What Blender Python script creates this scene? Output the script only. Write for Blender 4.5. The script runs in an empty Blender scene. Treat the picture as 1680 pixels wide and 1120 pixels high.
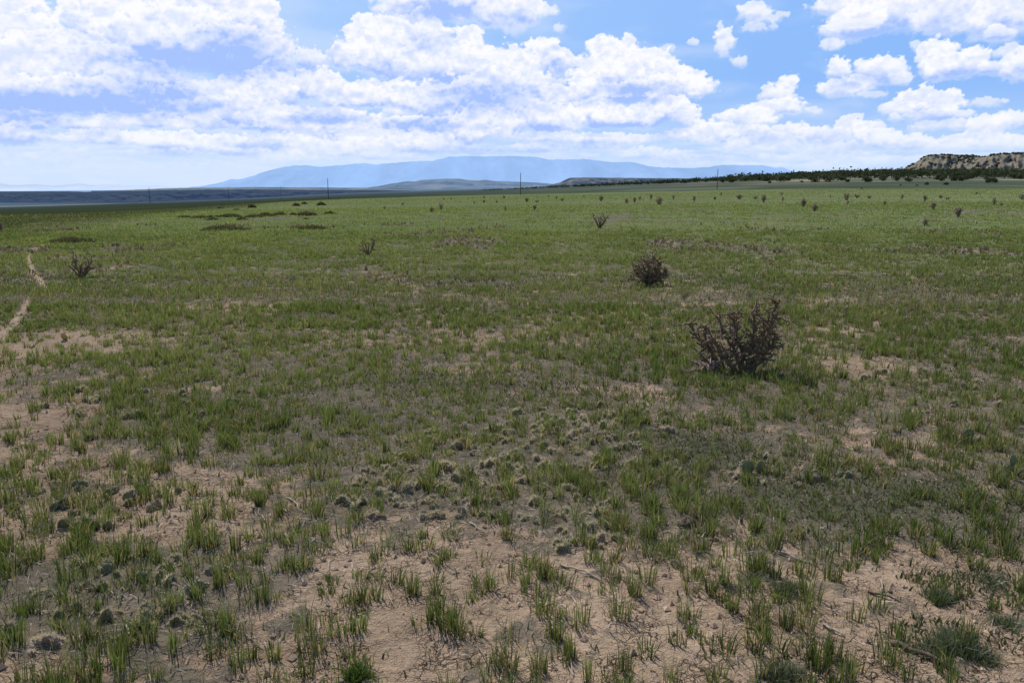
import bpy, math, random
import numpy as np
from mathutils import Vector, Matrix

scene = bpy.context.scene
COL = scene.collection
R = math.radians
FPX = 1680*28/36.0                       # focal length in photograph pixels
PITCH = math.atan(252/FPX)               # the photograph's horizon lies 252 px above its middle
CAMH = 1.7
SUN_AZ, SUN_EL = -24.0, 53.0             # degrees; azimuth clockwise from +Y (the view), so the sun is ahead and to the left
rng = np.random.default_rng(11)
rnd = random.Random(11)
WORLD, SUN = .15, 5.0
# ---------------------------------------------------------------- sky: cloud layout on the dome (azimuth / elevation, degrees)
def hash2(ix, iy, seed):
    n = (ix.astype(np.int64)*374761393 + iy.astype(np.int64)*668265263 + seed*1274126177) & 0xffffffff
    n = ((n ^ (n >> 13))*1274126177) & 0xffffffff
    return ((n ^ (n >> 16)) & 0xffff)/65535.0
def vnoise(x, y, seed):
    ix = np.floor(x); iy = np.floor(y); fx = x-ix; fy = y-iy
    ix = ix.astype(np.int64); iy = iy.astype(np.int64)
    ux = fx*fx*fx*(fx*(fx*6-15)+10); uy = fy*fy*fy*(fy*(fy*6-15)+10)
    def g(a, b):
        t = hash2(ix+a, iy+b, seed)*2*np.pi
        return np.cos(t)*(fx-a)+np.sin(t)*(fy-b)
    a = g(0,0)*(1-ux)+g(1,0)*ux; b = g(0,1)*(1-ux)+g(1,1)*ux
    return (a*(1-uy)+b*uy)*1.42
def fbm(x, y, seed, octv=5, gain=.5, lac=2.03):
    s = 0; a = 1; t = 0
    for i in range(octv):
        s = s+a*vnoise(x, y, seed+i*17); t += a; a *= gain
        x = x*lac+13.7; y = y*lac-7.3
    return s/t
def worley(x, y, seed):
    ix = np.floor(x).astype(np.int64); iy = np.floor(y).astype(np.int64)
    d = np.full(x.shape, 9.0)
    for a in (-1,0,1):
        for b in (-1,0,1):
            px = ix+a+hash2(ix+a, iy+b, seed); py = iy+b+hash2(ix+a, iy+b, seed+91)
            d = np.minimum(d, (px-x)**2+(py-y)**2)
    return np.sqrt(d)
def sst(a, b, x):
    t = np.clip((x-a)/(b-a), 0, 1); return t*t*(3-2*t)

CLOUD = [  # px, py, rx, ry, weight
 (45,12,20,20,1),(64,36,22,15,1),(90,54,16,12,1),
 (130,25,25,22,1),(160,45,40,30,1),(215,62,70,38,1.1),(250,12,80,42,1.1),(330,20,70,45,1.2),(300,80,95,42,1.1),(415,40,36,48,1),(440,80,36,34,1.1),(380,92,95,32,1),
 (45,86,42,20,1),(95,118,95,38,1.2),(155,128,70,35,1.2),(205,130,34,28,1),(100,165,175,26,1.1),(240,155,62,36,1),(278,142,26,16,.9),(300,162,24,16,.9),
 (340,168,60,22,1),(400,158,55,24,1),(370,192,95,22,1),(460,112,26,12,.8),(508,104,26,16,.8),(440,142,45,22,1),
 (130,206,62,9,.9),(55,208,22,7,.8),(230,202,62,11,.9),(330,206,42,9,.8),(200,230,95,11,.9),(290,236,62,14,1),(370,242,52,15,1),(30,232,26,12,.8),(280,252,60,6,.8),(400,252,45,7,.8),
 (24,60,60,26,.75),(110,84,60,22,.8),(8,20,30,24,.7),(60,286,95,6,.7),(190,292,90,5,.6),(255,276,60,6,.7),(330,272,66,8,.8),(400,280,60,6,.6),(150,276,50,5,.6),(20,300,70,4,.5),(500,262,70,7,.8),(640,258,60,7,.8),(780,250,50,6,.7),(930,262,60,6,.6),(1160,262,60,6,.7),(1240,272,60,5,.6),(1350,274,70,5,.6),(1480,262,60,5,.5),(1400,256,50,7,.7),
 (118,250,24,6,.5),(142,260,12,5,.5),(45,268,66,13,.7),(120,276,66,9,.6),(20,196,50,12,.9),(20,225,25,14,.7),
 (562,98,28,20,1),(602,80,42,36,1.2),(650,95,62,45,1.3),(720,112,62,38,1.3),(780,116,52,34,1.2),(830,122,52,34,1.1),(800,152,75,30,1.1),(690,64,40,30,1),(764,66,24,18,1),
 (660,14,38,30,1),(720,8,66,30,1.1),(790,14,52,32,1.1),(842,18,48,36,1.1),(884,20,34,9,.7),(916,48,8,8,.35),
 (500,146,30,20,1),(536,148,26,26,1),(580,162,52,20,1),(640,160,62,22,1.1),(700,172,72,28,1.1),(760,178,62,26,1),(520,194,85,13,1),(690,208,80,13,1),
 (450,166,32,24,1),(440,200,45,14,1),(500,212,75,14,1),(560,222,95,18,1.1),(620,236,85,18,1),(680,242,75,17,.9),(740,224,66,20,1),(800,208,55,26,1),(840,190,42,30,1),(570,250,120,14,.8),(460,240,80,14,.9),(470,262,60,12,.7),
 (890,96,34,26,1),(914,106,44,22,1),(986,86,24,17,1),(1012,96,40,24,1.1),(1052,112,52,24,1.1),(1000,132,60,32,1.2),(1096,126,30,19,1),(1130,142,36,20,1),(1085,150,42,18,1),(1150,150,20,9,.7),(1040,155,75,16,1),
 (858,130,26,30,1),(890,150,32,24,1),(922,172,32,24,1),(900,200,55,24,1.1),(962,162,26,30,1),(982,192,52,20,1),(1032,196,52,17,1),(1080,186,30,20,1),(1106,178,22,15,1),(1128,192,24,20,1),(1160,214,32,13,.9),(1120,222,28,10,.9),(1200,226,62,15,.9),(1250,242,66,14,.8),
 (980,240,54,10,.7),(1060,256,66,10,.7),(1105,268,72,8,.7),(1010,230,66,8,.7),(880,246,60,8,.7),(900,228,60,8,.7),
 (1230,196,48,12,.9),(1244,182,30,10,.8),(1272,158,24,13,.9),(1290,140,18,13,.9),(1282,178,38,11,.8),
 (1188,75,13,18,.8),(1180,56,6,10,.55),(1214,102,13,8,.5),(1137,72,7,4,.45),(1238,24,26,13,.75),(1270,31,15,7,.5),(1240,50,16,5,.3),(1092,84,10,5,.3),
 (1400,46,46,19,1),(1432,30,42,24,1),(1370,14,36,14,.9),(1364,76,18,9,.7),(1510,24,62,30,1.1),(1580,30,62,24,1.1),(1650,34,44,30,1.1),(1640,58,20,10,.8),(1502,77,6,7,.4),
 (1378,116,18,15,.9),(1376,148,28,12,.9),(1408,142,22,12,.8),(1428,114,24,14,.9),(1456,122,26,18,.9),(1480,131,14,8,.6),(1430,158,20,4,.35),
 (1536,100,26,22,1),(1560,116,36,18,1),(1597,106,22,17,1),(1650,88,16,9,.6),(1630,115,15,9,.6),(1674,112,24,18,.9),
 (1478,180,38,8,.8),(1512,172,36,17,.9),(1550,176,24,18,.9),(1530,192,44,8,.7),(1548,207,42,7,.6),(1467,195,9,5,.5),
 (1610,170,22,5,.4),(1336,185,9,6,.4),(1300,163,12,3,.3),(1395,213,22,16,.8),(1428,222,22,16,.8),(1450,234,32,13,.8),(1345,226,38,11,.8),(1300,222,42,12,.8),(1500,240,44,11,.7),(1360,248,66,12,.7),
 (1620,218,24,18,.7),(1652,200,24,11,.7),(1600,236,56,10,.7),(1540,242,56,9,.6),(1660,236,40,9,.6),(1300,262,60,7,.5),(1420,266,90,7,.5)]
SHADE = [  # grey-blue undersides: px, py, rx, ry, strength
 (330,102,120,22,1),(385,80,60,24,.8),(300,90,60,18,.6),(100,168,190,16,1),(245,158,70,26,.9),(40,190,60,10,.7),(190,98,36,9,.6),(130,40,16,12,.35),(700,72,32,12,.6),(718,16,44,15,.9),(795,160,80,24,.8),(700,206,62,10,.9),
 (520,196,62,8,.8),(500,170,36,14,.5),(1040,146,52,9,.8),(1030,164,60,6,.7),(1020,208,40,6,.6),(1092,208,24,20,.7),(906,104,14,12,.5),(280,254,46,7,.8),(400,254,36,6,.5),(430,212,50,8,.5),(850,160,34,22,.6),(880,214,50,12,.4),
 (1545,22,30,16,.35),(1440,52,44,8,.3),(1430,132,36,10,.35),(1380,124,16,8,.3),(1510,198,30,8,.4),(1570,124,40,10,.3),(800,236,46,10,.6),(70,232,26,6,.6),(0,235,26,14,.7),(420,238,40,8,.5),(650,250,40,9,.4),(1340,232,60,9,.35),(380,200,60,7,.4),
 (820,250,150,9,.75),(960,262,120,8,.6),(640,262,120,7,.45),(1120,262,80,7,.5),(930,236,70,7,.5),(560,214,60,7,.4),(1240,226,50,8,.35),(1420,244,70,8,.4),(200,262,120,7,.4),(60,212,60,8,.5),(620,120,40,14,.25),(760,130,60,14,.3),(230,70,40,14,.3)]
SKY_AZ, SKY_EL, SKY_STEP = 60.0, (-1.6, 19.0), 0.062
def px_azel(px, py):
    dx = (px-840)/FPX; dy = (560-py)/FPX
    d = (dx, math.cos(PITCH)+dy*math.sin(PITCH), -math.sin(PITCH)+dy*math.cos(PITCH))
    h = math.hypot(d[0], d[1])
    return math.degrees(math.atan2(d[0], d[1])), math.degrees(math.atan2(d[2], h)), h
def sky_field():
    az = np.arange(-SKY_AZ, SKY_AZ+1e-6, SKY_STEP); el = np.arange(SKY_EL[0], SKY_EL[1]+1e-6, SKY_STEP)
    A, E = np.meshgrid(az, el)
    rg = random.Random(5)
    blobs = []
    for (px, py, rx, ry, w) in CLOUD:
        a, e, h = px_azel(px, py); k = math.degrees(1/FPX)
        blobs.append((a, e, rx*k*0.93, ry*k, w))
    for i in range(150):                     # the same kind of sky beyond the frame
        a = rg.choice((-1, 1))*rg.uniform(36, 60) if i < 75 else rg.uniform(-60, 60)
        e = rg.uniform(1, 13) if i < 75 else rg.uniform(14.2, 19)
        s = rg.uniform(.5, 2.6)*(.4+e/12)
        blobs.append((a, e, s*1.6, s*.7, rg.uniform(.7, 1.1)))
    wx = fbm(A*.8, E*1.2, 3, 4); wy = fbm(A*.8, E*1.2, 29, 4)
    wx2 = fbm(A*3.2, E*3.8, 43, 3); wy2 = fbm(A*3.2, E*3.8, 59, 3)
    low = 1-sst(.6, 4.0, E)                      # close to the horizon the clouds lie in flat streaks
    bil = 0; t = 0                               # cauliflower relief: rounded cells at three sizes
    for i, (f, a) in enumerate(((.50, 1.0), (1.2, .60), (2.8, .30))):
        d = worley(A*f+wx2*.35, E*f*1.15+i*3.1+wy2*.35, 101+i*7)
        bil = bil+a*(1-d*1.35); t += a
    bil = bil/t
    fine = fbm(A*1.7, E*2.3, 71, 5, .50)
    mott = fbm(A*.36, E*.85, 517, 5, .48)
    streak = fbm(A*.55, E*4.2, 211, 5, .55)
    big = fbm(A*.45, E*.9, 311, 4)
    rel = np.zeros_like(A); k = 4
    bb = bil+.30*fine+.8*fbm(A*.8, E*1.1, 733, 3)
    rel[k:-k] = bb[:-2*k]-bb[2*k:]                # tops of the puffs catch the light
    H, W = A.shape
    al = np.zeros_like(A); lit = np.ones_like(A)
    blobs.sort(key=lambda b: -b[1]+.25*b[3])      # the lower, farther tops rise in front of the grey bases above them
    for bi, (a, e, rx, ry, w) in enumerate(blobs):
        m = 1.9
        c0 = max(0, int((a-m*rx-.6+SKY_AZ)/SKY_STEP)); c1 = min(W, int((a+m*rx+.6+SKY_AZ)/SKY_STEP)+1)
        r0 = max(0, int((e-m*ry-.5-SKY_EL[0])/SKY_STEP)); r1 = min(H, int((e+m*ry+.5-SKY_EL[0])/SKY_STEP)+1)
        if c1-c0 < 2 or r1-r0 < 2: continue
        oc = (bi*173) % W; orr = (bi*61) % H
        cc = (np.arange(c0, c1)+oc) % W; rr = (np.arange(r0, r1)+orr) % H
        g = lambda F: F[np.ix_(rr, cc)]
        sl = (slice(r0, r1), slice(c0, c1))
        sz = min(1.0, ry/1.2)
        x = (A[sl]-a+g(wx)*.7*sz+g(wx2)*.16)/rx; y = (E[sl]-e+g(wy)*.45*sz+g(wy2)*.12)/ry
        yy = np.where(y < 0, y*1.2, y*.92)
        d = np.sqrt(x*x+yy*yy)
        L = low[sl]
        den = w*(1.08-d)+(.62*(g(bil)-.10)+.30*g(fine))*(1-.45*L)+.28*L*streak[sl]
        up = np.clip(.5+.6*y, 0, 1)
        soft = .80-.66*up+.25*L
        ab = sst(0, 1, den/soft)*min(1, .35+.65*w)
        base = sst(.35, -.75, y+.55*g(big)+.35*g(bil))       # underside
        lb = .88-.70*base*min(1, ry/.45)+.50*np.clip(g(rel), -.5, .4)+.16*g(fine)-.34*sst(.02, .45, g(mott)+.25*(.5-up))
        lb = lb+.42*np.exp(-(np.clip(den, 0, 9)/.13)**2)*up
        lb = np.where(den > .12, lb-.10*sst(.2, .8, den)*(1-up), lb)
        al0 = al[sl]; 
        lit[sl] = np.clip(lb, 0, 1.1)*ab+lit[sl]*(1-ab)
        al[sl] = ab+al0*(1-ab)
    S = np.zeros_like(A)
    for (px, py, rx, ry, s) in SHADE:
        a, e, h = px_azel(px, py); kk = math.degrees(1/FPX)
        x = (A+wx*.6+wx2*.2-a)/(rx*kk); y = (E+wy*.30+wy2*.12-e)/(ry*kk)
        S = np.maximum(S, s*np.exp(-.75*(x*x+y*y)))
    lit = lit-.86*np.clip(1.15*S*(1+.45*fine+.25*bil), 0, 1)
    st = sst(-.12, .5, streak+.35*fbm(A*.5, E*2.2, 611, 4))*sst(.2, 1.0, E)*sst(4.6, 1.6, E)*.55
    lit = np.where(al > 0, lit, 1.0)
    lit = lit*al/np.maximum(al+st*(1-al), 1e-4)+(.85*st*(1-al))/np.maximum(al+st*(1-al), 1e-4)
    al = al+st*(1-al)
    veil = sst(-.25, .55, fbm(A*.16, E*.5, 401, 4)+.30*np.clip(-A/25, -1, 1))*.5*sst(19, 4, E)
    return A, E, al, np.clip(lit, 0, 1), veil
# ================================================================ helpers
def mix3(a, b, t): return np.asarray(a)+(np.asarray(b)-np.asarray(a))*np.asarray(t)[..., None]
def tag(o, label=None, cat=None, group=None, kind=None):
    if label: o['label'] = label
    if cat: o['category'] = cat
    if group: o['group'] = group
    if kind: o['kind'] = kind
    return o
def link(name, me, parent=None, loc=None, rz=0, sc=1):
    o = bpy.data.objects.new(name, me); COL.objects.link(o)
    if parent is not None: o.parent = parent
    if loc is not None: o.location = loc
    o.rotation_euler = (0, 0, rz); o.scale = (sc, sc, sc) if not isinstance(sc, tuple) else sc
    return o
def tri_mesh(name, V, F, mats, col=None, mi=None, smooth=False, attrs=None):
    V = np.asarray(V, np.float32); F = np.asarray(F, np.int32)
    me = bpy.data.meshes.new(name); k = F.shape[1]
    me.vertices.add(len(V)); me.vertices.foreach_set('co', V.ravel())
    me.loops.add(F.size); me.loops.foreach_set('vertex_index', F.ravel())
    me.polygons.add(len(F)); me.polygons.foreach_set('loop_start', np.arange(0, F.size, k, dtype=np.int32))
    if mi is not None: me.polygons.foreach_set('material_index', np.asarray(mi, np.int32))
    me.polygons.foreach_set('use_smooth', np.full(len(F), smooth))
    for m in (mats if isinstance(mats, (list, tuple)) else [mats]): me.materials.append(m)
    def put(nm, c):
        c = np.asarray(c, np.float32)
        if c.shape[1] == 3: c = np.concatenate([c, np.ones((len(c), 1), np.float32)], 1)
        me.attributes.new(nm, 'FLOAT_COLOR', 'POINT').data.foreach_set('color', c.ravel())
    if col is not None: put('col', col)
    for nm, c in (attrs or {}).items(): put(nm, c)
    me.update(calc_edges=True)
    return me
class Bag:                                # collects pieces of ONE mesh
    def __init__(s): s.V = []; s.F = []; s.C = []; s.M = []; s.n = 0
    def add(s, V, F, C, m=0):
        V = np.asarray(V, float); F = np.asarray(F, int); C = np.asarray(C, float)
        if C.ndim == 1: C = np.tile(C, (len(V), 1))
        s.V.append(V); s.F.append(F+s.n); s.C.append(C); s.M.append(np.full(len(F), m)); s.n += len(V)
    def mesh(s, name, mats, smooth=False):
        return tri_mesh(name, np.concatenate(s.V), np.concatenate(s.F), mats, np.concatenate(s.C), np.concatenate(s.M), smooth)
    def arrays(s): return np.concatenate(s.V), np.concatenate(s.F), np.concatenate(s.C), np.concatenate(s.M)

# ================================================================ materials
def new_mat(name):
    m = bpy.data.materials.new(name); m.use_nodes = True
    nt = m.node_tree; nt.nodes.clear()
    return m, nt, nt.nodes.new('ShaderNodeOutputMaterial')
def N(nt, t, **kw):
    n = nt.nodes.new(t)
    for k, v in kw.items(): setattr(n, k, v)
    return n
def L(nt, a, b): nt.links.new(a, b)
def attr(nt, name): return N(nt, 'ShaderNodeAttribute', attribute_name=name)
def mixc(nt, fac, a, b, mode='MIX'):
    n = N(nt, 'ShaderNodeMix', data_type='RGBA', blend_type=mode)
    for s, v in ((n.inputs[0], fac), (n.inputs[6], a), (n.inputs[7], b)):
        if hasattr(v, 'is_linked'): L(nt, v, s)
        else: s.default_value = v if not isinstance(v, tuple) else tuple(v)+((1,) if len(v) == 3 else ())
    return n.outputs[2]
def math_(nt, op, a, b=0.0, clamp=False):
    n = N(nt, 'ShaderNodeMath', operation=op, use_clamp=clamp)
    for s, v in ((n.inputs[0], a), (n.inputs[1], b)):
        if hasattr(v, 'is_linked'): L(nt, v, s)
        else: s.default_value = v
    return n.outputs[0]
def noise(nt, scale, detail=4, rough=.55, coord=None):
    n = N(nt, 'ShaderNodeTexNoise'); n.inputs['Scale'].default_value = scale
    n.inputs['Detail'].default_value = detail; n.inputs['Roughness'].default_value = rough
    if coord is not None: L(nt, coord, n.inputs['Vector'])
    return n.outputs['Fac']
def leaf_mat(name, trans=.35, var=.25, scale=40):
    """Thin plant tissue: the 'col' attribute, mottled, part reflected and part let through."""
    m, nt, out = new_mat(name)
    tc = N(nt, 'ShaderNodeNewGeometry')
    f = noise(nt, scale, 2, .5, tc.outputs['Position'])
    c = mixc(nt, 1.0, attr(nt, 'col').outputs['Color'], mixc(nt, f, (1-var,)*3, (1+var,)*3), 'MULTIPLY')
    d = N(nt, 'ShaderNodeBsdfDiffuse'); L(nt, c, d.inputs['Color'])
    if trans <= 0:
        L(nt, d.outputs[0], out.inputs[0]); return m
    t = N(nt, 'ShaderNodeBsdfTranslucent'); L(nt, mixc(nt, 1.0, c, (1.25, 1.2, .6), 'MULTIPLY'), t.inputs['Color'])
    mx = N(nt, 'ShaderNodeMixShader'); mx.inputs[0].default_value = trans
    L(nt, d.outputs[0], mx.inputs[1]); L(nt, t.outputs[0], mx.inputs[2]); L(nt, mx.outputs[0], out.inputs[0])
    return m
def skin_mat(name, var=.3, scale=60, bump=.4, spec=.25):
    """Matt bark, pad skin or dry wood: 'col' attribute with grain and bump."""
    m, nt, out = new_mat(name)
    tc = N(nt, 'ShaderNodeTexCoord')
    f = noise(nt, scale, 5, .6, tc.outputs['Object'])
    c = mixc(nt, 1.0, attr(nt, 'col').outputs['Color'], mixc(nt, f, (1-var,)*3, (1+var,)*3), 'MULTIPLY')
    p = N(nt, 'ShaderNodeBsdfPrincipled'); L(nt, c, p.inputs['Base Color'])
    p.inputs['Roughness'].default_value = .75; p.inputs['Specular IOR Level'].default_value = spec
    b = N(nt, 'ShaderNodeBump'); b.inputs['Strength'].default_value = bump; b.inputs['Distance'].default_value = .004
    L(nt, f, b.inputs['Height']); L(nt, b.outputs[0], p.inputs['Normal']); L(nt, p.outputs[0], out.inputs[0])
    return m
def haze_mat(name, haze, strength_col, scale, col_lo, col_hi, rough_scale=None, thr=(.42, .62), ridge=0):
    """Far land: diffuse ground in two vegetation colours, with distance haze mixed in as a painted glow."""
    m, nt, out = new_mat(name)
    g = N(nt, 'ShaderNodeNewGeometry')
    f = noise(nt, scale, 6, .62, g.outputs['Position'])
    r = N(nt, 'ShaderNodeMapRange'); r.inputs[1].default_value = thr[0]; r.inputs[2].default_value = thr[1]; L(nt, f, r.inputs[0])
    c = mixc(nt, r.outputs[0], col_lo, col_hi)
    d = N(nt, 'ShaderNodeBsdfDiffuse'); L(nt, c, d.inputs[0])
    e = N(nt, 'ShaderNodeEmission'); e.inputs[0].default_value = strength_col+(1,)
    if ridge:                             # ridge relief of a far range, painted as uneven haze glow
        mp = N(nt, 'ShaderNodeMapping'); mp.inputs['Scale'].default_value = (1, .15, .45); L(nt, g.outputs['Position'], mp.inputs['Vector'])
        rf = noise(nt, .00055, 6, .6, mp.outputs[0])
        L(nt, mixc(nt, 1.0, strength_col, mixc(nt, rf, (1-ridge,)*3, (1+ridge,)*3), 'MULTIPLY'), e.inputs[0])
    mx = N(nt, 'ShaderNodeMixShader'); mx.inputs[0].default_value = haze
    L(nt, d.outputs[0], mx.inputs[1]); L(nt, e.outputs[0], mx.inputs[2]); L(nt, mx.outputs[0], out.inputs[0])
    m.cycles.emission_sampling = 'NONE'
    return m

# ================================================================ terrain
def ray(px, py):
    dx = (px-840)/FPX; dy = (560-py)/FPX
    d = np.array((dx, math.cos(PITCH)+dy*math.sin(PITCH), -math.sin(PITCH)+dy*math.cos(PITCH)))
    return d[0]/d[1], d[2]/d[1]           # sideways and upward slope per metre ahead
# how the land lies: for a bearing (column) the row at which the ground at each distance is seen
YS = [12, 30, 60, 120, 250, 400, 600, 900, 1300, 3000, 9000, 60000]
LAND = {
 -300: [None, 384, 356, 352, 349, 347, 345, 343, 341, 338, 330, 315],
 0:    [None, 383, 353.5, 348.5, 346, 344, 342.5, 340.5, 338.5, 336, 328, 314],
 245:  [None, 382.5, 351, 343, 338.5, 335.5, 334, 333, 333, 332, 322, 312],
 420:  [None, 382.5, 349, 339, 332.5, 330, 328.5, 327.5, 327, 325, 318, 311],
 560:  [None, 382.5, 347.5, 336, 328, 325, 322.5, 321, 320, 317, 313, 310],
 840:  [None, 382, 345, 331, 322.5, 319, 315, 311.5, 310, 309.6, 309.2, 308.5],
 1000: [None, 382, 343, 328, 319.5, 314, 307.5, 304.5, 304, 305, 307, 308.5],
 1120: [None, 382, 342.5, 326.5, 317, 310.5, 303, 300, 298, 302, 306, 308.5],
 1260: [None, 382, 342, 325.5, 314.5, 306, 297.5, 292, 291, 298, 306, 308.5],
 1400: [None, 381, 341, 324, 312, 302, 294, 286, 284, 294, 306, 308.5],
 1680: [None, 380.5, 340, 322.5, 310.5, 300, 292, 284, 282, 292, 306, 308.5],
 1980: [None, 380, 340, 322, 310, 300, 292, 284, 282, 292, 306, 308.5]}
_ly = np.log(np.array(YS)); LYD = np.linspace(math.log(8), math.log(60000), 260)
UD = np.linspace(-.95, .95, 120)
def _table():
    cols = sorted(LAND); us = []; zz = []
    for c in cols:
        z = []
        for y, p in zip(YS, LAND[c]):
            if p is None: z.append(-1.0*CAMH/y); u = None
            else:
                u, v = ray(c, p); z.append(v)
        us.append(ray(c, 318)[0])
        zz.append(np.interp(LYD, _ly, z, left=np.nan))
    zz = np.array(zz); us = np.array(us)
    out = np.zeros((len(LYD), len(UD)))
    for i, l in enumerate(LYD):
        y = math.exp(l); v = zz[:, i]
        col = np.where(np.isnan(v), -CAMH/y, v)
        out[i] = np.interp(UD, us, col)*y+CAMH
    k = np.array([1, 4, 6, 4, 1.])/16
    for _ in range(3):
        p = np.pad(out, ((2, 2), (2, 2)), 'edge')
        out = sum(k[j]*p[j:j+out.shape[0], 2:-2] for j in range(5))
        p = np.pad(out, ((0, 0), (2, 2)), 'edge')
        out = sum(k[j]*p[:, j:j+out.shape[1]] for j in range(5))
    return out
TAB = _table()
def land(x, y):
    x = np.asarray(x, float); y = np.asarray(y, float)
    yy = np.maximum(y, 8.0); u = np.clip(x/np.maximum(y, 8.0), -.949, .949)
    a = np.clip((np.log(yy)-LYD[0])/(LYD[1]-LYD[0]), 0, len(LYD)-1.001); b = (u-UD[0])/(UD[1]-UD[0])
    i = a.astype(int); j = b.astype(int); fa = a-i; fb = b-j
    z = (TAB[i, j]*(1-fa)*(1-fb)+TAB[i+1, j]*fa*(1-fb)+TAB[i, j+1]*(1-fa)*fb+TAB[i+1, j+1]*fa*fb)
    return z*sst(8, 30, y)
def height(x, y):
    x = np.asarray(x, float); y = np.asarray(y, float)
    d = np.hypot(x, y)
    near = sst(60, 15, d)
    z = land(x, y)
    z = z+near*(.05*fbm(x*.45, y*.45, 7, 3)+.022*fbm(x*2.1, y*2.1, 9, 3)+.012*fbm(x*8, y*8, 12, 3)*sst(14, 7, d)+.009*fbm(x*26, y*26, 15, 3)*sst(8, 4.5, d))
    return z
def gz(x, y): return float(height(np.array([x]), np.array([y]))[0])
def at(px, py, ymax=1500):
    """Where the line of sight through a photograph point meets the land."""
    u, v = ray(px, py)
    ys = np.geomspace(1.4, ymax, 3000)
    hit = np.nonzero(CAMH+v*ys <= land(u*ys, ys))[0]
    y = ys[hit[0]] if len(hit) else ymax
    return u*y, y
def at_y(px, y, py=318):
    return ray(px, py)[0]*y, y

# patches of bare soil (+) and of thick growth (-), where they lie in the field
def patch(px, py, rx, ry, w):
    x, y = at(px, py); s = math.hypot(y, CAMH)/FPX
    y1 = at(px, py-ry)[1]; y0 = at(px, py+ry)[1]
    return (x, y, max(rx*s, .05), max((y1-y0)/2, .05), w)
BARE = [patch(*p) for p in [
 (650,1070,110,70,1.1),(560,960,110,55,.7),(900,960,240,45,.45),(1010,1060,140,70,.5),(1290,1060,150,70,.6),(1230,850,100,30,.55),(1500,960,120,45,.5),(1620,930,80,30,.35),
 (300,830,140,50,.55),(240,760,80,25,.5),(40,690,80,35,.9),(60,570,110,30,.45),(170,560,120,18,.35),(430,790,90,25,.35),(1430,720,60,16,.5),(1420,600,100,11,.6),(1350,540,60,8,.4),
 (800,604,70,10,.5),(1030,640,40,8,.5),(560,545,60,8,.35),(390,505,120,12,.45),(60,740,70,25,.4),(20,770,50,20,.4),(1640,1080,70,40,.5),(1120,930,80,30,.5),(760,900,90,25,.35),
 (560,680,190,50,-.8),(330,700,150,45,-.45),(1140,738,105,32,-1.2),(1400,830,260,48,-.9),(180,990,230,85,-.75),(760,720,200,65,-.6),(1250,640,110,32,-1.2),(1000,590,150,30,-.6),(900,800,260,50,-.5),(620,610,120,30,-.5),(1600,620,120,60,-.3)]]
MATS = [patch(*p) for p in [(850,760,230,80,1.0),(700,800,110,45,.8),(960,690,140,35,.8),(1010,820,90,30,.5),(150,830,110,30,.5),(150,1000,200,80,.45),(1290,770,90,35,.6),(760,665,150,25,.4),(1180,490,60,6,.9),(770,466,70,6,1.0),(1320,745,130,30,.3)]]
FORB = [patch(*p) for p in [(1140,735,110,32,1.1),(1400,825,250,42,.9),(1600,960,90,30,.7),(1290,965,45,20,.9),(1560,1070,75,32,.9),(1270,1095,60,28,.9),(700,635,150,20,.5),(1000,650,120,15,.4),(560,690,80,16,.4)]]
def blobsum(P, x, y, mode='sum'):
    o = np.zeros_like(x)
    for (cx, cy, rx, ry, w) in P:
        v = w*np.clip(1.5-np.sqrt(((x-cx)/rx)**2+((y-cy)/ry)**2), 0, 1)
        o = o+v if mode == 'sum' else np.maximum(o, v)
    return o
def trail_dist(x, y): 
    d = np.full_like(x, 99.0)
    for seg in TRAILS:
        for (a, b) in zip(seg[:-1], seg[1:]):
            ax, ay = a[:2]; bx, by = b[:2]; l2 = (bx-ax)**2+(by-ay)**2
            t = np.clip(((x-ax)*(bx-ax)+(y-ay)*(by-ay))/l2, 0, 1)
            d = np.minimum(d, np.hypot(x-ax-t*(bx-ax), y-ay-t*(by-ay))/(a[2]*(1-t)+b[2]*t))
    return d
TRAILS = []
for pts in ([(58,406,4),(46,424,4.5),(50,440,5.5),(64,458,6.5),(72,472,8)], [(46,492,7),(36,512,9),(22,532,12),(2,552,17),(-30,575,26)]):
    TRAILS.append([(*at(px, py), w*math.hypot(at(px, py)[1], CAMH)/FPX) for (px, py, w) in pts])
def fields(x, y):
    d = np.hypot(x, y)
    wx = x+.34*fbm(x*1.7, y*1.7, 801, 4); wy = y+.40*fbm(x*1.7, y*1.7, 823, 4)
    n1 = fbm(x*.5, y*.5, 31, 4); n2 = fbm(x*2.0, y*2.0, 47, 4); n3 = fbm(x*.13, y*.10, 53, 3)
    bias = np.interp(d, [2, 3.5, 5, 7, 10, 16, 30, 70], [.36, .34, .22, .14, .06, -.03, -.12, -.20])
    n4 = fbm(x*6.5, y*6.5, 59, 4, .6)*sst(40, 12, d)
    val = bias+.03+.34*n1+.48*n2+.26*n3+.85*n4+.80*blobsum(BARE, wx, wy)
    bare = sst(.12, .40, val)
    mat = np.clip(blobsum(MATS, wx, wy, 'max')+.5*n2-.1, 0, 1)
    forb = np.clip(blobsum(FORB, wx, wy, 'max')+.5*n2-.15, 0, 1)
    far = sst(9, 16, d)*sst(120, 60, d)
    mauve = sst(.14, .40, fbm(x*.24+7, y*.15, 67, 4)+.30*n1+.15*n3-.02)*far
    mauve = np.maximum(mauve, mat*sst(9, 12, d))
    td = trail_dist(x, y) if x.size else x
    tr = sst(1.15, .7, td)
    return np.maximum(bare, tr), mat, forb, mauve, tr
_cr = [(-400,356),(0,353.5),(150,349.5),(300,342),(420,334),(560,327),(700,322.5),(840,319.5),(1120,313.7),(1400,310),(1680,309.5),(2080,309.5)]
CREST = sorted((at(px, py)[0]/at(px, py)[1], at(px, py)[1]) for px, py in _cr)
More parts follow.
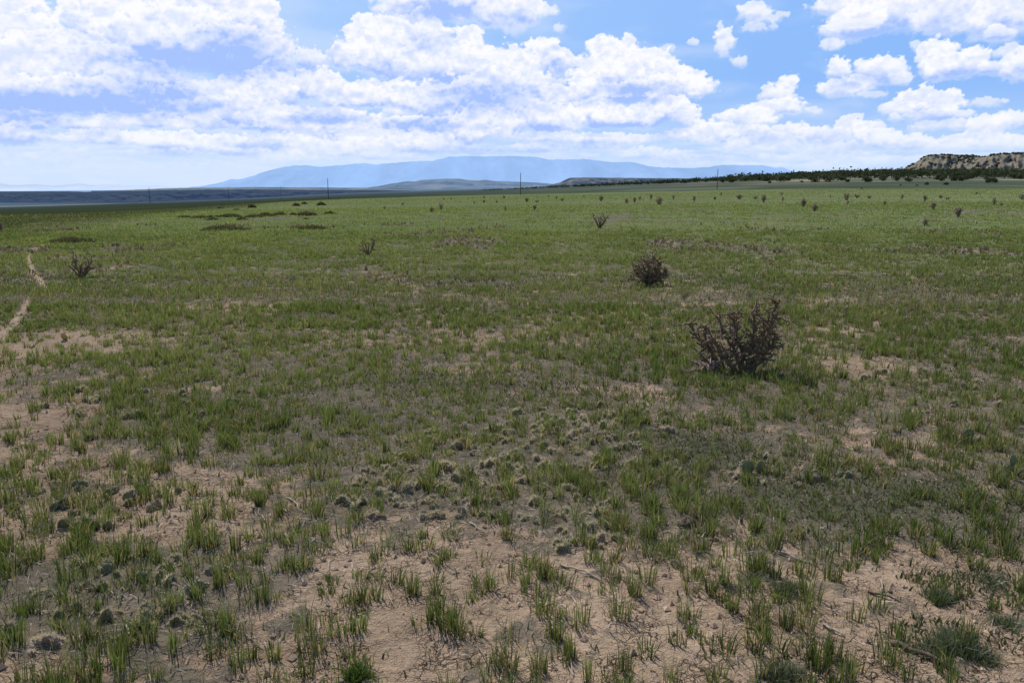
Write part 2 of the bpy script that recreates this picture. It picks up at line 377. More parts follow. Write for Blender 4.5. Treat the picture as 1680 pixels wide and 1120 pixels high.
def cloud_shadow_tint(x, y):
    """Cloud shadow toward the left, painted into the ground and grass colours."""
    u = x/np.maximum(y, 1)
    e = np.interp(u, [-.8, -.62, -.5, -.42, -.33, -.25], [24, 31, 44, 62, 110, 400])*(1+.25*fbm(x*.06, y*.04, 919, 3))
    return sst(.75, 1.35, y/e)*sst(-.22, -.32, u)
def crest(u): return np.interp(u, [c[0] for c in CREST], [c[1] for c in CREST])

AIR = (.33, .55, 1.0)
def make_ground():
    th = np.concatenate([np.arange(-180, -60, 6), np.arange(-60, -38, 1.0), np.arange(-38, 38, .12), np.arange(38, 60, 1.0), np.arange(60, 180.1, 6)])
    th[-1] = 180
    r = [.3]
    while r[-1] < 75000: r.append(r[-1]*(1.05 if r[-1] < 1.6 else 1.0055 if r[-1] < 14 else 1.011 if r[-1] < 700 else 1.03))
    r = np.array(r); T, Rr = np.meshgrid(np.radians(th), r)
    X = np.sin(T)*Rr; Y = np.cos(T)*Rr; sh = X.shape
    x = X.ravel(); y = Y.ravel(); d = np.hypot(x, y)
    z = height(x, y)
    bare, mat, forb, mauve, tr = fields(x, y)
    z = z+.012*(1-bare)*sst(12, 6, d)-.02*tr
    ns = fbm(x*1.3, y*1.3, 91, 4); nf = fbm(x*6, y*6, 97, 3); nb = fbm(x*.05, y*.035, 103, 4); nm = fbm(x*.35, y*.25, 109, 4)
    soil = mix3((.545,.400,.278), (.370,.268,.182), np.clip(.5+.9*ns+.4*nf, 0, 1))
    litter = mix3((.275,.220,.165), (.165,.145,.102), np.clip(.5+.9*nf+.5*ns, 0, 1))
    green = mix3((.160,.202,.082), (.218,.238,.116), np.clip(.5+1.2*nb+.5*nm, 0, 1))
    green = mix3(green, (.115,.155,.055), np.clip(.9*fbm(x*.5, y*.3, 113, 4)+.1, 0, .7))
    green = green*(1-.55*cloud_shadow_tint(x, y))[:, None]  # cloud shadow darkens the ground colour itself
    cov = mix3(litter, green, sst(8, 38, d))
    cov = mix3(cov, mix3((.255,.205,.165), (.175,.160,.125), np.clip(.5+ns, 0, 1)), mauve*.9)
    fl = sst(.2, .5, fbm(x*.9, y*.5, 127, 4))*sst(16, 30, d)*sst(300, 120, d)
    cov = mix3(cov, (.25,.23,.14), fl*.4)
    cov = mix3(cov, mix3((.095,.100,.058), (.135,.130,.085), np.clip(.5+1.2*nf, 0, 1)), np.clip(forb, 0, 1)*.8*sst(20, 12, d))  # shade beneath the low plants, darkened into the soil colour
    col = mix3(cov, soil, bare*(1-.35*sst(20, 60, d)))
    col = mix3(col, (.40,.295,.215), tr*.7)
    # beyond the crest of the meadow: grey-green sage flats, scrub on the left with cloud shadow painted in
    u = x/np.maximum(y, 1); cy = crest(u)*(1+.10*nb+.10*fbm(x*.03, y*.012, 107, 4))
    s = sst(.88, 1.14, d*np.cos(np.arctan(u))/cy)*(y > 40)
    sage = mix3((.098,.118,.072), (.066,.084,.050), np.clip(.5+1.3*fbm(x*.02, y*.008, 131, 4), 0, 1))
    scrub = mix3((.036,.048,.028), (.055,.068,.036), np.clip(.5+1.4*fbm(x*.03, y*.012, 137, 4), 0, 1))  # scrub colour kept extra dark to carry the cloud shadow
    sage = mix3(sage, scrub, sst(.12, -.22, u))
    sage = mix3(sage, (.21,.22,.15), sst(.05, .3, fbm(x*.01, y*.006, 139, 3))*sst(-.05, .25, u)*.45)
    sage = mix3(sage, (.20,.215,.14), sst(900, 1050, y)*sst(1900, 1500, y)*sst(-.46, -.52, u)*.9)
    col = mix3(col, sage, s)
    tan_ = mix3((.10,.11,.065), (.32,.27,.18), sst(-.1, .35, fbm(x*.012, y*.012, 141, 4)))
    col = mix3(col, tan_, sst(430, 520, y)*sst(.15, .3, u))
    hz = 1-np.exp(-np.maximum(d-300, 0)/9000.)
    m, nt, out = new_mat('meadow_ground')
    g = N(nt, 'ShaderNodeNewGeometry'); P = g.outputs['Position']
    cam = attr(nt, 'col').outputs['Color']; ex = attr(nt, 'extra'); sep = N(nt, 'ShaderNodeSeparateColor'); L(nt, ex.outputs['Color'], sep.inputs[0])
    bareS, hazeS, nearS = sep.outputs
    f1 = noise(nt, 22, 6, .65, P); f2 = noise(nt, 120, 4, .6, P); f3 = noise(nt, 5, 3, .5, P)
    wv = N(nt, 'ShaderNodeVectorMath', operation='ADD'); L(nt, P, wv.inputs[0])
    nv = N(nt, 'ShaderNodeTexNoise'); nv.inputs['Scale'].default_value = 9; nv.inputs['Detail'].default_value = 3; L(nt, P, nv.inputs['Vector'])
    sc_ = N(nt, 'ShaderNodeVectorMath', operation='SCALE'); sc_.inputs['Scale'].default_value = .16; L(nt, nv.outputs['Color'], sc_.inputs[0]); L(nt, sc_.outputs[0], wv.inputs[1])
    def cracks(scale, w):
        v = N(nt, 'ShaderNodeTexVoronoi', feature='DISTANCE_TO_EDGE'); v.inputs['Scale'].default_value = scale; L(nt, wv.outputs[0], v.inputs['Vector'])
        r_ = N(nt, 'ShaderNodeMapRange'); r_.inputs[1].default_value = 0; r_.inputs[2].default_value = w; L(nt, v.outputs['Distance'], r_.inputs[0]); return r_.outputs[0]
    ca = cracks(13, .042); cb = cracks(29, .06)
    smr = N(nt, 'ShaderNodeMapRange'); smr.inputs[1].default_value = .44; smr.inputs[2].default_value = .60; L(nt, f3, smr.inputs[0]); sm = smr.outputs[0]
    keep = math_(nt, 'MULTIPLY', math_(nt, 'MULTIPLY', bareS, nearS), sm)
    cav = math_(nt, 'MULTIPLY', ca, math_(nt, 'ADD', math_(nt, 'MULTIPLY', cb, .55), .45))
    crk = math_(nt, 'ADD', math_(nt, 'MULTIPLY', cav, keep), math_(nt, 'SUBTRACT', 1.0, keep), True)
    c = mixc(nt, 1.0, cam, mixc(nt, f1, (.62,.62,.62), (1.36,1.36,1.36)), 'MULTIPLY')
    c = mixc(nt, 1.0, c, mixc(nt, f2, (.72,.72,.72), (1.28,1.28,1.28)), 'MULTIPLY')
    c = mixc(nt, crk, (.075,.052,.037), c)
    d_ = N(nt, 'ShaderNodeBsdfDiffuse'); L(nt, c, d_.inputs[0]); d_.inputs['Roughness'].default_value = .6
    b = N(nt, 'ShaderNodeBump'); b.inputs['Strength'].default_value = 1.0; b.inputs['Distance'].default_value = .045
    hgt = math_(nt, 'ADD', math_(nt, 'MULTIPLY', f1, .8), math_(nt, 'ADD', math_(nt, 'MULTIPLY', f2, .25), math_(nt, 'MULTIPLY', crk, .35)))
    L(nt, hgt, b.inputs['Height']); L(nt, b.outputs[0], d_.inputs['Normal'])
    e = N(nt, 'ShaderNodeEmission'); e.inputs[0].default_value = (.26,.42,.74,1)  # distance haze put on the ground as a bluish glow
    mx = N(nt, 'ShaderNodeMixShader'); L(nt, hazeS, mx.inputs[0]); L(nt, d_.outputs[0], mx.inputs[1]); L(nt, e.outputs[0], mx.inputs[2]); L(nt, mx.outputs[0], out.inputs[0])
    m.cycles.emission_sampling = 'NONE'
    nr, nc = sh; idx = np.arange(nr*nc).reshape(sh)
    F = np.stack([idx[:-1, :-1], idx[:-1, 1:], idx[1:, 1:], idx[1:, :-1]], -1).reshape(-1, 4)[:, ::-1]
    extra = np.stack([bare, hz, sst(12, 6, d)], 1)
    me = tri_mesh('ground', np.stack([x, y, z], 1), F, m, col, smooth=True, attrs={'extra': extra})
    return tag(link('ground', me), 'grassy meadow ground with patches of bare tan soil running to the horizon', kind='structure')
make_ground()

def make_path(seg):
    pts = []
    for a, b in zip(seg[:-1], seg[1:]):
        for t in np.linspace(0, 1, 14, endpoint=False): pts.append([a[k]*(1-t)+b[k]*t for k in range(3)])
    pts.append(list(seg[-1])); pts = np.array(pts)
    for _ in range(6): pts[1:-1] = (pts[:-2]+2*pts[1:-1]+pts[2:])/4
    tg = np.gradient(pts[:, :2], axis=0); tg /= np.linalg.norm(tg, axis=1)[:, None]; sd = np.stack([tg[:, 1], -tg[:, 0]], 1)
    V = []; C = []; W = 9; F = []
    for i, p in enumerate(pts):
        end = min(1, min(i, len(pts)-1-i)/5)
        for j in range(W):
            s = (j/(W-1)*2-1)
            ww = p[2]*.85*end*(.8+1.3*float(fbm(np.array([p[0]*3+j*.3]), np.array([p[1]*3+s*2]), 700, 3)[0]))+.01
            q = p[:2]+sd[i]*s*ww
            V.append((q[0], q[1], gz(q[0], q[1])+.006-.03*abs(s)**3))
            C.append(np.array((.25,.195,.143))*(1+.25*rnd.uniform(-1, 1)))
    for i in range(len(pts)-1):
        for j in range(W-1):
            a = i*W+j; F.append((a, a+1, a+W+1, a+W))
    o = link('path', tri_mesh('path', V, F, skin_mat('trail_soil', .35, 14, .9, 0), C, smooth=True))
    return o
p1 = make_path(TRAILS[0]); tag(p1, 'thin pale footpath winding through the grass at the far left', kind='structure')
p2 = make_path(TRAILS[1]); tag(p2, 'wider worn stretch of the pale footpath at the left edge', kind='structure')

# ================================================================ far land
def interp_prof(prof, px):
    return np.interp(px, [p[0] for p in prof], [p[1] for p in prof])
def make_hill(name, prof, base, Y, depth, mat, rough=.5, step=3, back=1.4, shape=1.0, seed=1, jag=.5, kind='structure', label=None):
    """A ridge whose skyline follows prof, with a gullied face toward the viewer and a flat top behind."""
    px = np.arange(prof[0][0], prof[-1][0]+.1, step)
    top = interp_prof(prof, px)+jag*fbm(px*.09, px*0+seed, seed, 4)
    rows = 16; V = []
    KK, PP = np.meshgrid(np.arange(rows+4), px, indexing='ij'); gl = 1.6*fbm(PP*.055*(3/max(step, 1.5))+KK*.05, KK*.16+seed*7.7, 900+seed, 4)
    for k in range(rows+4):
        t = min(k/rows, 1); extra = max(0, k-rows)
        for i, p in enumerate(px):
            u, vt = ray(p, top[i]); _, vb = ray(p, base)
            gul = rough*math.sin(math.pi*t)*gl[k, i]
            y = Y-depth*(1-t)+depth*.35*gul+extra*depth*back
            zt = CAMH+vt*Y; zb = CAMH+vb*(Y-depth)
            tt = t**shape
            z = zb+(zt-zb)*tt
            if extra: z = zt-.02*abs(zt-zb)*extra
            u2 = ray(p, top[i])[0]
            V.append((u2*y, y, z))
    n = len(px); F = [(k*n+i, k*n+i+1, (k+1)*n+i+1, (k+1)*n+i) for k in range(rows+3) for i in range(n-1)]
    o = link(name, tri_mesh(name, V, F, mat, np.ones((len(V), 3)), smooth=True))
    return tag(o, label, kind=kind)
MNT = [(290,309),(335,305),(365,299),(380,293),(392,295),(410,290),(440,280),(470,273),(500,271),(525,274),(560,271),(600,267.5),(615,270),(650,267),(690,264),(710,264),(735,257.5),(770,256),(800,257),(840,256),(880,257.5),(900,262),(930,262),(960,261),(1000,266),(1040,266),(1065,273),(1090,275),(1130,276),(1165,274),(1185,270.5),(1215,271),(1250,271),(1270,275),(1285,275),(1300,281),(1330,287),(1380,294),(1440,302)]
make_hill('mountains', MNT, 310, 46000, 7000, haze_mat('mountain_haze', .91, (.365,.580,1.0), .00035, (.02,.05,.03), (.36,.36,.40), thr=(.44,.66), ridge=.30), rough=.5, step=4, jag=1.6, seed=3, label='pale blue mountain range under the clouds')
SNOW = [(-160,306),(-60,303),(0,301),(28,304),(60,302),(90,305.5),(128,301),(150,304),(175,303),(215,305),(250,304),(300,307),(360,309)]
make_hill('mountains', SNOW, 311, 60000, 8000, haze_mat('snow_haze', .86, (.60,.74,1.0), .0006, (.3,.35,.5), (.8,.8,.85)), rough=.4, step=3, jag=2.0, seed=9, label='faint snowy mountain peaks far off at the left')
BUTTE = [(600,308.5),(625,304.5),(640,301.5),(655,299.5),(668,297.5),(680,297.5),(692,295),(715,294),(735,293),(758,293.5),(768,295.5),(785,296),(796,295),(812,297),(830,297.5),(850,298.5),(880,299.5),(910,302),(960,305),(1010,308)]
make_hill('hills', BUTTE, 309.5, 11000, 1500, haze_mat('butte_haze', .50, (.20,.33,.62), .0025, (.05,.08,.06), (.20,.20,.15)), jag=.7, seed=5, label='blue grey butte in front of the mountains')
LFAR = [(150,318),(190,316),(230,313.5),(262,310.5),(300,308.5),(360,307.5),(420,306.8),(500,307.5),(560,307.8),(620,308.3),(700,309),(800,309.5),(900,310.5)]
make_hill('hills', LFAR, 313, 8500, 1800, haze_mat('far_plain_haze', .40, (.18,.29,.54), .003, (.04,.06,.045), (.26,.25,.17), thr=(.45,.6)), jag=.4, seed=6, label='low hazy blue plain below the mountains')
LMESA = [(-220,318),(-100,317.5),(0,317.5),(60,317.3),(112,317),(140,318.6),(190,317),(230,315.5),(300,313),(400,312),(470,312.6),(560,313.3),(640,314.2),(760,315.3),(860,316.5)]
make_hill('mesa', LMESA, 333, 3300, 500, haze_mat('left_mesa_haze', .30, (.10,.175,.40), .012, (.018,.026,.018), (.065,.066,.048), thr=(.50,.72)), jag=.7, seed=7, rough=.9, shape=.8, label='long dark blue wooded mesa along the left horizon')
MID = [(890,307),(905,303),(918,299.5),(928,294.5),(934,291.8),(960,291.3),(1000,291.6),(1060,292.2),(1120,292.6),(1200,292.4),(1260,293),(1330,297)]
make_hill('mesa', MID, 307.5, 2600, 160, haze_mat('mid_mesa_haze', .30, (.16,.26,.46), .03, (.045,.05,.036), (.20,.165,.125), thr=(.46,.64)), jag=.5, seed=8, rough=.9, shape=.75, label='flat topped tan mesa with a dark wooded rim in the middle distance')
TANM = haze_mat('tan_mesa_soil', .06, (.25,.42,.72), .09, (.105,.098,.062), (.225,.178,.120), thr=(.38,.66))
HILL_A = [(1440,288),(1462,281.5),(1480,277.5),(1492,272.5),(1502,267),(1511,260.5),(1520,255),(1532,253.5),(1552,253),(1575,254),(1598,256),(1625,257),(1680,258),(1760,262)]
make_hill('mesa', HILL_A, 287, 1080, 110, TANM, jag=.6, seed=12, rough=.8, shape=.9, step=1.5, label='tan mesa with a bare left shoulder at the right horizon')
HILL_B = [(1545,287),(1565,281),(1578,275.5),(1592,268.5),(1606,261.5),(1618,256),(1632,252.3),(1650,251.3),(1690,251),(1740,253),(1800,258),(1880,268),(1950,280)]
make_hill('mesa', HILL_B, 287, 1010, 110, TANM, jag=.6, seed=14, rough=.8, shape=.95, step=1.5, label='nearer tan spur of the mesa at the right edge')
# ================================================================ plants: shared builders
LEAF = leaf_mat('grass_blade', .48, .25, 18)
FORBM = leaf_mat('forb_leaf', .25, .3, 30)
DRY = leaf_mat('dry_straw', .15, .3, 30)
SPINE = leaf_mat('cactus_spine', .30, .15, 20)
PAD = skin_mat('cactus_pad', .28, 45, .5)
WOOD = skin_mat('weathered_wood', .4, 50, .7)
STEM = skin_mat('cholla_stem', .45, 90, 1.0)
CROWN = leaf_mat('juniper_foliage', .12, .35, .9)
def blade_arrays(P, h, w, ang, lean, face, c0, c1):
    """Grass blades: five corners and three faces each, bent in the direction ang."""
    n = len(P); up = np.array([0, 0, 1.])
    dr = np.stack([np.cos(ang), np.sin(ang), np.zeros(n)], 1); sd = np.stack([np.cos(face), np.sin(face), np.zeros(n)], 1)*(w/2)[:, None]
    mid = P+up*(h*.55)[:, None]+dr*(h*lean*.28)[:, None]; tip = P+up*(h*(1-.25*np.clip(lean, 0, 1.5)**2))[:, None]+dr*(h*lean)[:, None]
    V = np.stack([P-sd, P+sd, mid-sd*.8, mid+sd*.8, tip], 1).reshape(-1, 3)
    b = (np.arange(n)*5)[:, None]
    F = np.concatenate([b+np.array([[0, 1, 3]]), b+np.array([[0, 3, 2]]), b+np.array([[2, 3, 4]])], 1).reshape(-1, 3)
    C = np.stack([c0, c0, c0*.4+c1*.6, c0*.4+c1*.6, c1], 1).reshape(-1, 3)
    return V, F, C
def tube(bag, pts, rad, col, sides=6, m=0, bump=0.0):
    pts = np.array(pts, float); k = len(pts)
    tg = np.gradient(pts, axis=0); tg /= np.linalg.norm(tg, axis=1)[:, None]+1e-9
    ref = np.array([.31, .95, .05]); a = np.cross(tg, ref); a /= np.linalg.norm(a, axis=1)[:, None]+1e-9; b = np.cross(tg, a)
    th = np.arange(sides)*2*np.pi/sides
    rad = np.broadcast_to(rad, (k,))
    ring = a[:, None, :]*np.cos(th)[None, :, None]+b[:, None, :]*np.sin(th)[None, :, None]
    rr = rad[:, None]*(1+bump*rng.uniform(-1, 1, (k, sides)))
    V = (pts[:, None, :]+ring*rr[:, :, None]).reshape(-1, 3)
    V = np.concatenate([V, pts[-1:]+tg[-1:]*rad[-1]*.7])
    F = []
    for i in range(k-1):
        for j in range(sides):
            p, q = i*sides+j, i*sides+(j+1) % sides; r_, s = p+sides, q+sides
            F += [(p, q, s), (p, s, r_)]
    e = k*sides
    F += [((k-1)*sides+j, (k-1)*sides+(j+1) % sides, e) for j in range(sides)]
    c = np.asarray(col)*(1+.18*rng.uniform(-1, 1, (len(V), 1)))
    bag.add(V, F, c, m)
def unit(v): v = np.asarray(v, float); return v/(np.linalg.norm(v)+1e-9)

# ================================================================ grass
def sector(ya, yb, n, um=None):
    """n random points of the field seen between two distances, evenly spread over the ground."""
    um = um or (1.25 if yb < 17 else .95); n = int(n*um/.74); y = np.sqrt(rng.uniform(ya*ya, yb*yb, n)); x = y*rng.uniform(-um, um, n)
    return x, y
def tint(n, x, y):
    g = np.clip(.5+1.3*fbm(x*.35, y*.3, 151, 3)+.25*rng.standard_normal(n), 0, 1)
    tip = mix3((.082,.134,.045), (.150,.194,.080), g); base = mix3((.090,.107,.049), (.130,.141,.072), g)
    q = (1-.55*cloud_shadow_tint(x, y))[:, None]; tip = tip*q; base = base*q  # the same cloud shadow, painted into the blade colours
    return base, tip
def tuft_blades(cx, cy, cz, hh, nb, spread, wid):
    """Blades of many tufts at once: arrays of tuft centres, heights and blade counts."""
    rep = np.repeat(np.arange(len(cx)), nb); n = len(rep)
    a = rng.uniform(0, 2*np.pi, n); r_ = spread[rep]*np.sqrt(rng.uniform(0, 1, n))
    x = cx[rep]+np.cos(a)*r_; y = cy[rep]+np.sin(a)*r_
    h = hh[rep]*rng.uniform(.45, 1.08, n); lean = np.abs(rng.normal(.12, .14, n))+.25*(r_/(spread[rep]+1e-6))*rng.uniform(0, 1, n)
    lean = lean*rng.choice([.6, .8, 1.0, 1.4, 2.3], len(cx))[rep]; h = h*np.where(lean > .7, .8, 1)
    b, t = tint(n, cx[rep], cy[rep])
    k = rng.uniform(.8, 1.25, (n, 1))*rng.uniform(.85, 1.3, len(cx))[rep][:, None]; dead = rng.uniform(0, 1, n) < rng.choice([.05, .10, .22, .5], len(cx), p=[.35, .33, .25, .07])[rep]
    fb = (1+.35*sst(12, 40, cy[rep])-.17*sst(9, 4, cy[rep]))[:, None]; b = b*k*fb; t = t*k*fb; t[dead] = np.array((.26,.215,.145))*k[dead]; b[dead] = np.array((.17,.145,.095))*k[dead]; lean[dead] += .35
    return blade_arrays(np.stack([x, y, cz[rep]-.005], 1), h, wid[rep]*rng.uniform(.7, 1.3, n), a+rng.normal(0, .6, n), lean, rng.uniform(0, np.pi, n), b, t)
GV = []; GF = []; GC = []; gn = [0]
def g_add(V, F, C): GV.append(V); GF.append(F+gn[0]); GC.append(C); gn[0] += len(V)

NEAR = []                                    # the tufts that stand clear on the nearest soil, each its own thing
# 2 - 11 m
x, y = sector(1.75, 11.5, 17000)
bare, mat, forb, mauve, tr = fields(x, y)
clus = np.clip(.5+1.5*fbm(x*1.1, y*1.1, 171, 3), .05, 1)
keep = rng.uniform(0, 1, len(x)) < ((1-bare)*.85*clus+.10*(1-tr)+.10+.10*sst(6, 4, y))*(1-.42*mat)*(1-.7*forb)*(1-.95*sst(.8, 1.2, blobsum(BARE[:1], x, y)))
x, y, bare = x[keep], y[keep], bare[keep]; d = np.hypot(x, y)
hh = rng.uniform(.05, .15, len(x))*rng.uniform(.75, 1.2, len(x))*(1+.30*sst(6, 3.5, y))*(1-.2*bare)*np.clip(1.05+.9*fbm(x*.6, y*.6, 181, 3), .6, 1.5)
hh = np.clip(hh, .035, np.interp(d, [3, 6, 9], [.145, .15, .17])*rng.uniform(.75, 1.12, len(x)))
z = height(x, y)
near = np.nonzero((d < 4.7) & (np.abs(x/y) < .66))[0]
order = near[np.argsort(-(hh[near]/d[near]))][:170]
isn = np.zeros(len(x), bool); isn[order] = True
for i in order: NEAR.append((x[i], y[i], z[i], hh[i]))
o_ = ~isn; nb = np.where(d[o_] < 6, rng.integers(16, 40, o_.sum()), rng.integers(12, 26, o_.sum()))
g_add(*tuft_blades(x[o_], y[o_], z[o_], hh[o_], nb, rng.uniform(.022, .05, o_.sum()), np.full(o_.sum(), .0034)+.0004*d[o_]))
# loose single blades and seedlings
x, y = sector(1.75, 14, 110000); bare, mat, forb, mauve, tr = fields(x, y)
k = rng.uniform(0, 1, len(x)) < (1-bare)*.55+.06*(1-tr); x, y = x[k], y[k]; n = len(x)
b, t = tint(n, x, y); dd = rng.uniform(0, 1, n) < .52; t[dd] = (.27,.23,.14); b[dd] = (.18,.155,.10)
g_add(*blade_arrays(np.stack([x, y, height(x, y)-.003], 1), rng.uniform(.03, .10, n), rng.uniform(.002, .0042, n), rng.uniform(0, 6.3, n), np.abs(rng.normal(.35, .3, n)), rng.uniform(0, 3.1, n), b, t))
# 11 - 30 m
x, y = sector(10, 34, 60000); bare, mat, forb, mauve, tr = fields(x, y)
clus = np.clip(.5+1.4*fbm(x*.8, y*.8, 173, 3), .05, 1)
k = rng.uniform(0, 1, len(x)) < (1-bare)*(1-.75*mauve)*(.25+.75*clus)*(1-tr)*sst(10, 11.5, y)*sst(34, 28, y); x, y = x[k], y[k]; d = np.hypot(x, y)
g_add(*tuft_blades(x, y, height(x, y), rng.uniform(.06, .14, len(x))*np.clip(1+.9*fbm(x*.5, y*.5, 183, 3), .6, 1.5), rng.integers(6, 12, len(x)), rng.uniform(.03, .10, len(x)), .003+.0005*d))
# 30 - 75 m
x, y = sector(27, 100, 120000); bare, mat, forb, mauve, tr = fields(x, y)
k = rng.uniform(0, 1, len(x)) < sst(27, 34, y)*sst(100, 50, y)*(1-.7*mauve)*(.2+.8*np.clip(.5+1.4*fbm(x*.5, y*.4, 175, 3), 0, 1))*(y < crest(x/y)); x, y = x[k], y[k]; d = np.hypot(x, y)
g_add(*tuft_blades(x, y, height(x, y), rng.uniform(.07, .14, len(x)), rng.integers(2, 5, len(x)), rng.uniform(.08, .2, len(x)), .005+.0006*d))
# 75 - 260 m
x, y = sector(55, 270, 42000); k = (y < crest(x/y)*1.0) & (rng.uniform(0, 1, len(x)) < sst(55, 110, y)); x, y = x[k], y[k]; d = np.hypot(x, y)
g_add(*tuft_blades(x, y, height(x, y), rng.uniform(.08, .17, len(x)), np.full(len(x), 1), rng.uniform(.1, .2, len(x)), .01+.0009*d))
GC_ = np.concatenate(GC)
tag(link('grass', tri_mesh('grass', np.concatenate(GV), np.concatenate(GF), LEAF, GC_)), 'green meadow grass growing in tufts over the whole field', 'grass', kind='stuff')

# the clear nearest tufts, one object each
protos = []
for i in range(14):
    nb = rng.integers(24, 64)
    V, F, C = tuft_blades(np.zeros(1), np.array([0.]), np.zeros(1), np.array([.13]), np.array([nb]), np.array([rng.uniform(.016, .040)]), np.array([.0031]))
    protos.append(tri_mesh('grass_tuft', V, F, LEAF, C*rng.uniform(.85, 1.15)))
def region(x, y):
    px = 840+1331*x/y*(1.0)
    if px < 480: return 'upright green grass tuft among prickly pear and litter in the lower left corner', 'grass tufts in the lower left corner'
    if px < 760: return 'green grass tuft beside the smooth sandy hollow at the bottom of the picture', 'grass tufts round the sandy hollow'
    if px < 1130: return 'short upright grass tuft on the cracked tan soil in the bottom middle', 'grass tufts on the cracked soil, bottom middle'
    return 'green grass tuft among low grey cushions and sticks at the lower right', 'grass tufts at the lower right'
for i, (x, y, z, h) in enumerate(NEAR):
    lb, gp = region(x, y)
    o = link('grass_tuft', protos[i % 14], None, (x, y, z), rnd.uniform(0, 6.28), (h/.13*rnd.uniform(.9, 1.15), h/.13*rnd.uniform(.9, 1.15), h/.13))
    tag(o, lb, 'grass tuft', gp)

# ================================================================ low mats, litter, crumbs
x, y = sector(1.75, 16, 230000)
for (cx, cy, rx, ry, w_) in FORB:
    m_ = int(min(30000, rx*ry*9*1800)); x = np.concatenate([x, cx+rng.uniform(-1.6, 1.6, m_)*rx]); y = np.concatenate([y, np.maximum(cy+rng.uniform(-1.6, 1.6, m_)*ry, 2.1)])
bare, mat, forb, mauve, tr = fields(x, y)
k = rng.uniform(0, 1, len(x)) < np.clip(forb*1.0+.22*(1-bare)+.03, 0, 1); x, y = x[k], y[k]; n = len(x); d = np.hypot(x, y)
g = np.clip(.5+1.2*fbm(x*1.5, y*1.5, 191, 3)+.2*rng.standard_normal(n), 0, 1)
t = mix3((.070,.095,.045), (.145,.155,.100), g)*rng.uniform(.75, 1.25, (n, 1)); b = t*.65
V, F, C = blade_arrays(np.stack([x, y, height(x, y)-.004], 1), rng.uniform(.015, .06, n), rng.uniform(.004, .009, n)+.0004*d, rng.uniform(0, 6.3, n), rng.uniform(.2, 1.1, n), rng.uniform(0, 3.1, n), b, t)
tag(link('ground_cover', tri_mesh('ground_cover', V, F, FORBM, C)), 'low grey green mat of small leafy plants hugging the soil', 'ground cover', kind='stuff')
def lying(x, y, ln, w, col, zoff=.004):
    n = len(x); a = rng.uniform(0, np.pi*2, n); dx = np.cos(a)*ln/2; dy = np.sin(a)*ln/2
    z0 = height(x-dx, y-dy)+zoff+rng.uniform(0, .012, n); z1 = height(x+dx, y+dy)+zoff+rng.uniform(0, .02, n); zm = (z0+z1)/2+rng.uniform(0, .008, n)
    sx = -np.sin(a)*w/2; sy = np.cos(a)*w/2
    V = np.stack([np.stack([x-dx-sx, y-dy-sy, z0], 1), np.stack([x-dx+sx, y-dy+sy, z0], 1), np.stack([x-sx, y-sy, zm], 1), np.stack([x+sx, y+sy, zm+w*.5], 1), np.stack([x+dx, y+dy, z1], 1)], 1).reshape(-1, 3)
    bb = (np.arange(n)*5)[:, None]
    F = np.concatenate([bb+np.array([[0, 1, 3]]), bb+np.array([[0, 3, 2]]), bb+np.array([[2, 3, 4]])], 1).reshape(-1, 3)
    return V, F, np.repeat(col, 5, 0)
x, y = sector(1.75, 13, 140000); bare, mat, forb, mauve, tr = fields(x, y)
k = rng.uniform(0, 1, len(x)) < (.20+.5*(1-bare)+.5*mat)*(1-.6*forb)*(1-.8*sst(.7, 1.1, blobsum(BARE[:1], x, y))); x, y = x[k], y[k]; n = len(x)
c = mix3((.20,.165,.140), (.50,.43,.38), rng.uniform(0, 1, n)**1.5)
V, F, C = lying(x, y, rng.uniform(.015, .10, n), rng.uniform(.0015, .004, n), c)
tag(link('litter', tri_mesh('litter', V, F, DRY, C)), 'dry grey straw and dead stems littering the soil', 'straw litter', kind='stuff')
x, y = sector(1.75, 7.5, 22000); bare, mat, forb, mauve, tr = fields(x, y)
k = rng.uniform(0, 1, len(x)) < .15+.85*bare*np.clip(.45+1.4*fbm(x*1.7, y*1.7, 197, 3), 0, 1); x, y = x[k], y[k]; n = len(x)
oct_ = np.array([(1,0,0),(0,1,0),(-1,0,0),(0,-1,0),(0,0,.8),(0,0,-.6)], float); of = np.array([(0,1,4),(1,2,4),(2,3,4),(3,0,4),(1,0,5),(2,1,5),(3,2,5),(0,3,5)])
sz = .003+.015*rng.uniform(0, 1, n)**4
V = oct_[None]*sz[:, None, None]*rng.uniform(.6, 1.4, (n, 6, 1)); a = rng.uniform(0, 6.3, n); ca, sa = np.cos(a)[:, None], np.sin(a)[:, None]
V = np.stack([V[..., 0]*ca-V[..., 1]*sa+x[:, None], V[..., 0]*sa+V[..., 1]*ca+y[:, None], V[..., 2]+height(x, y)[:, None]+(sz*.3)[:, None]], -1).reshape(-1, 3)
F = (of[None]+(np.arange(n)*6)[:, None, None]).reshape(-1, 3)
C = np.repeat(mix3((.25,.17,.12), (.44,.32,.23), rng.uniform(0, 1, n)), 6, 0)
tag(link('gravel', tri_mesh('gravel', V, F, skin_mat('soil_crumb', .3, 80, .5), C)), 'small crumbs and clods of tan soil', 'soil crumbs', kind='stuff')

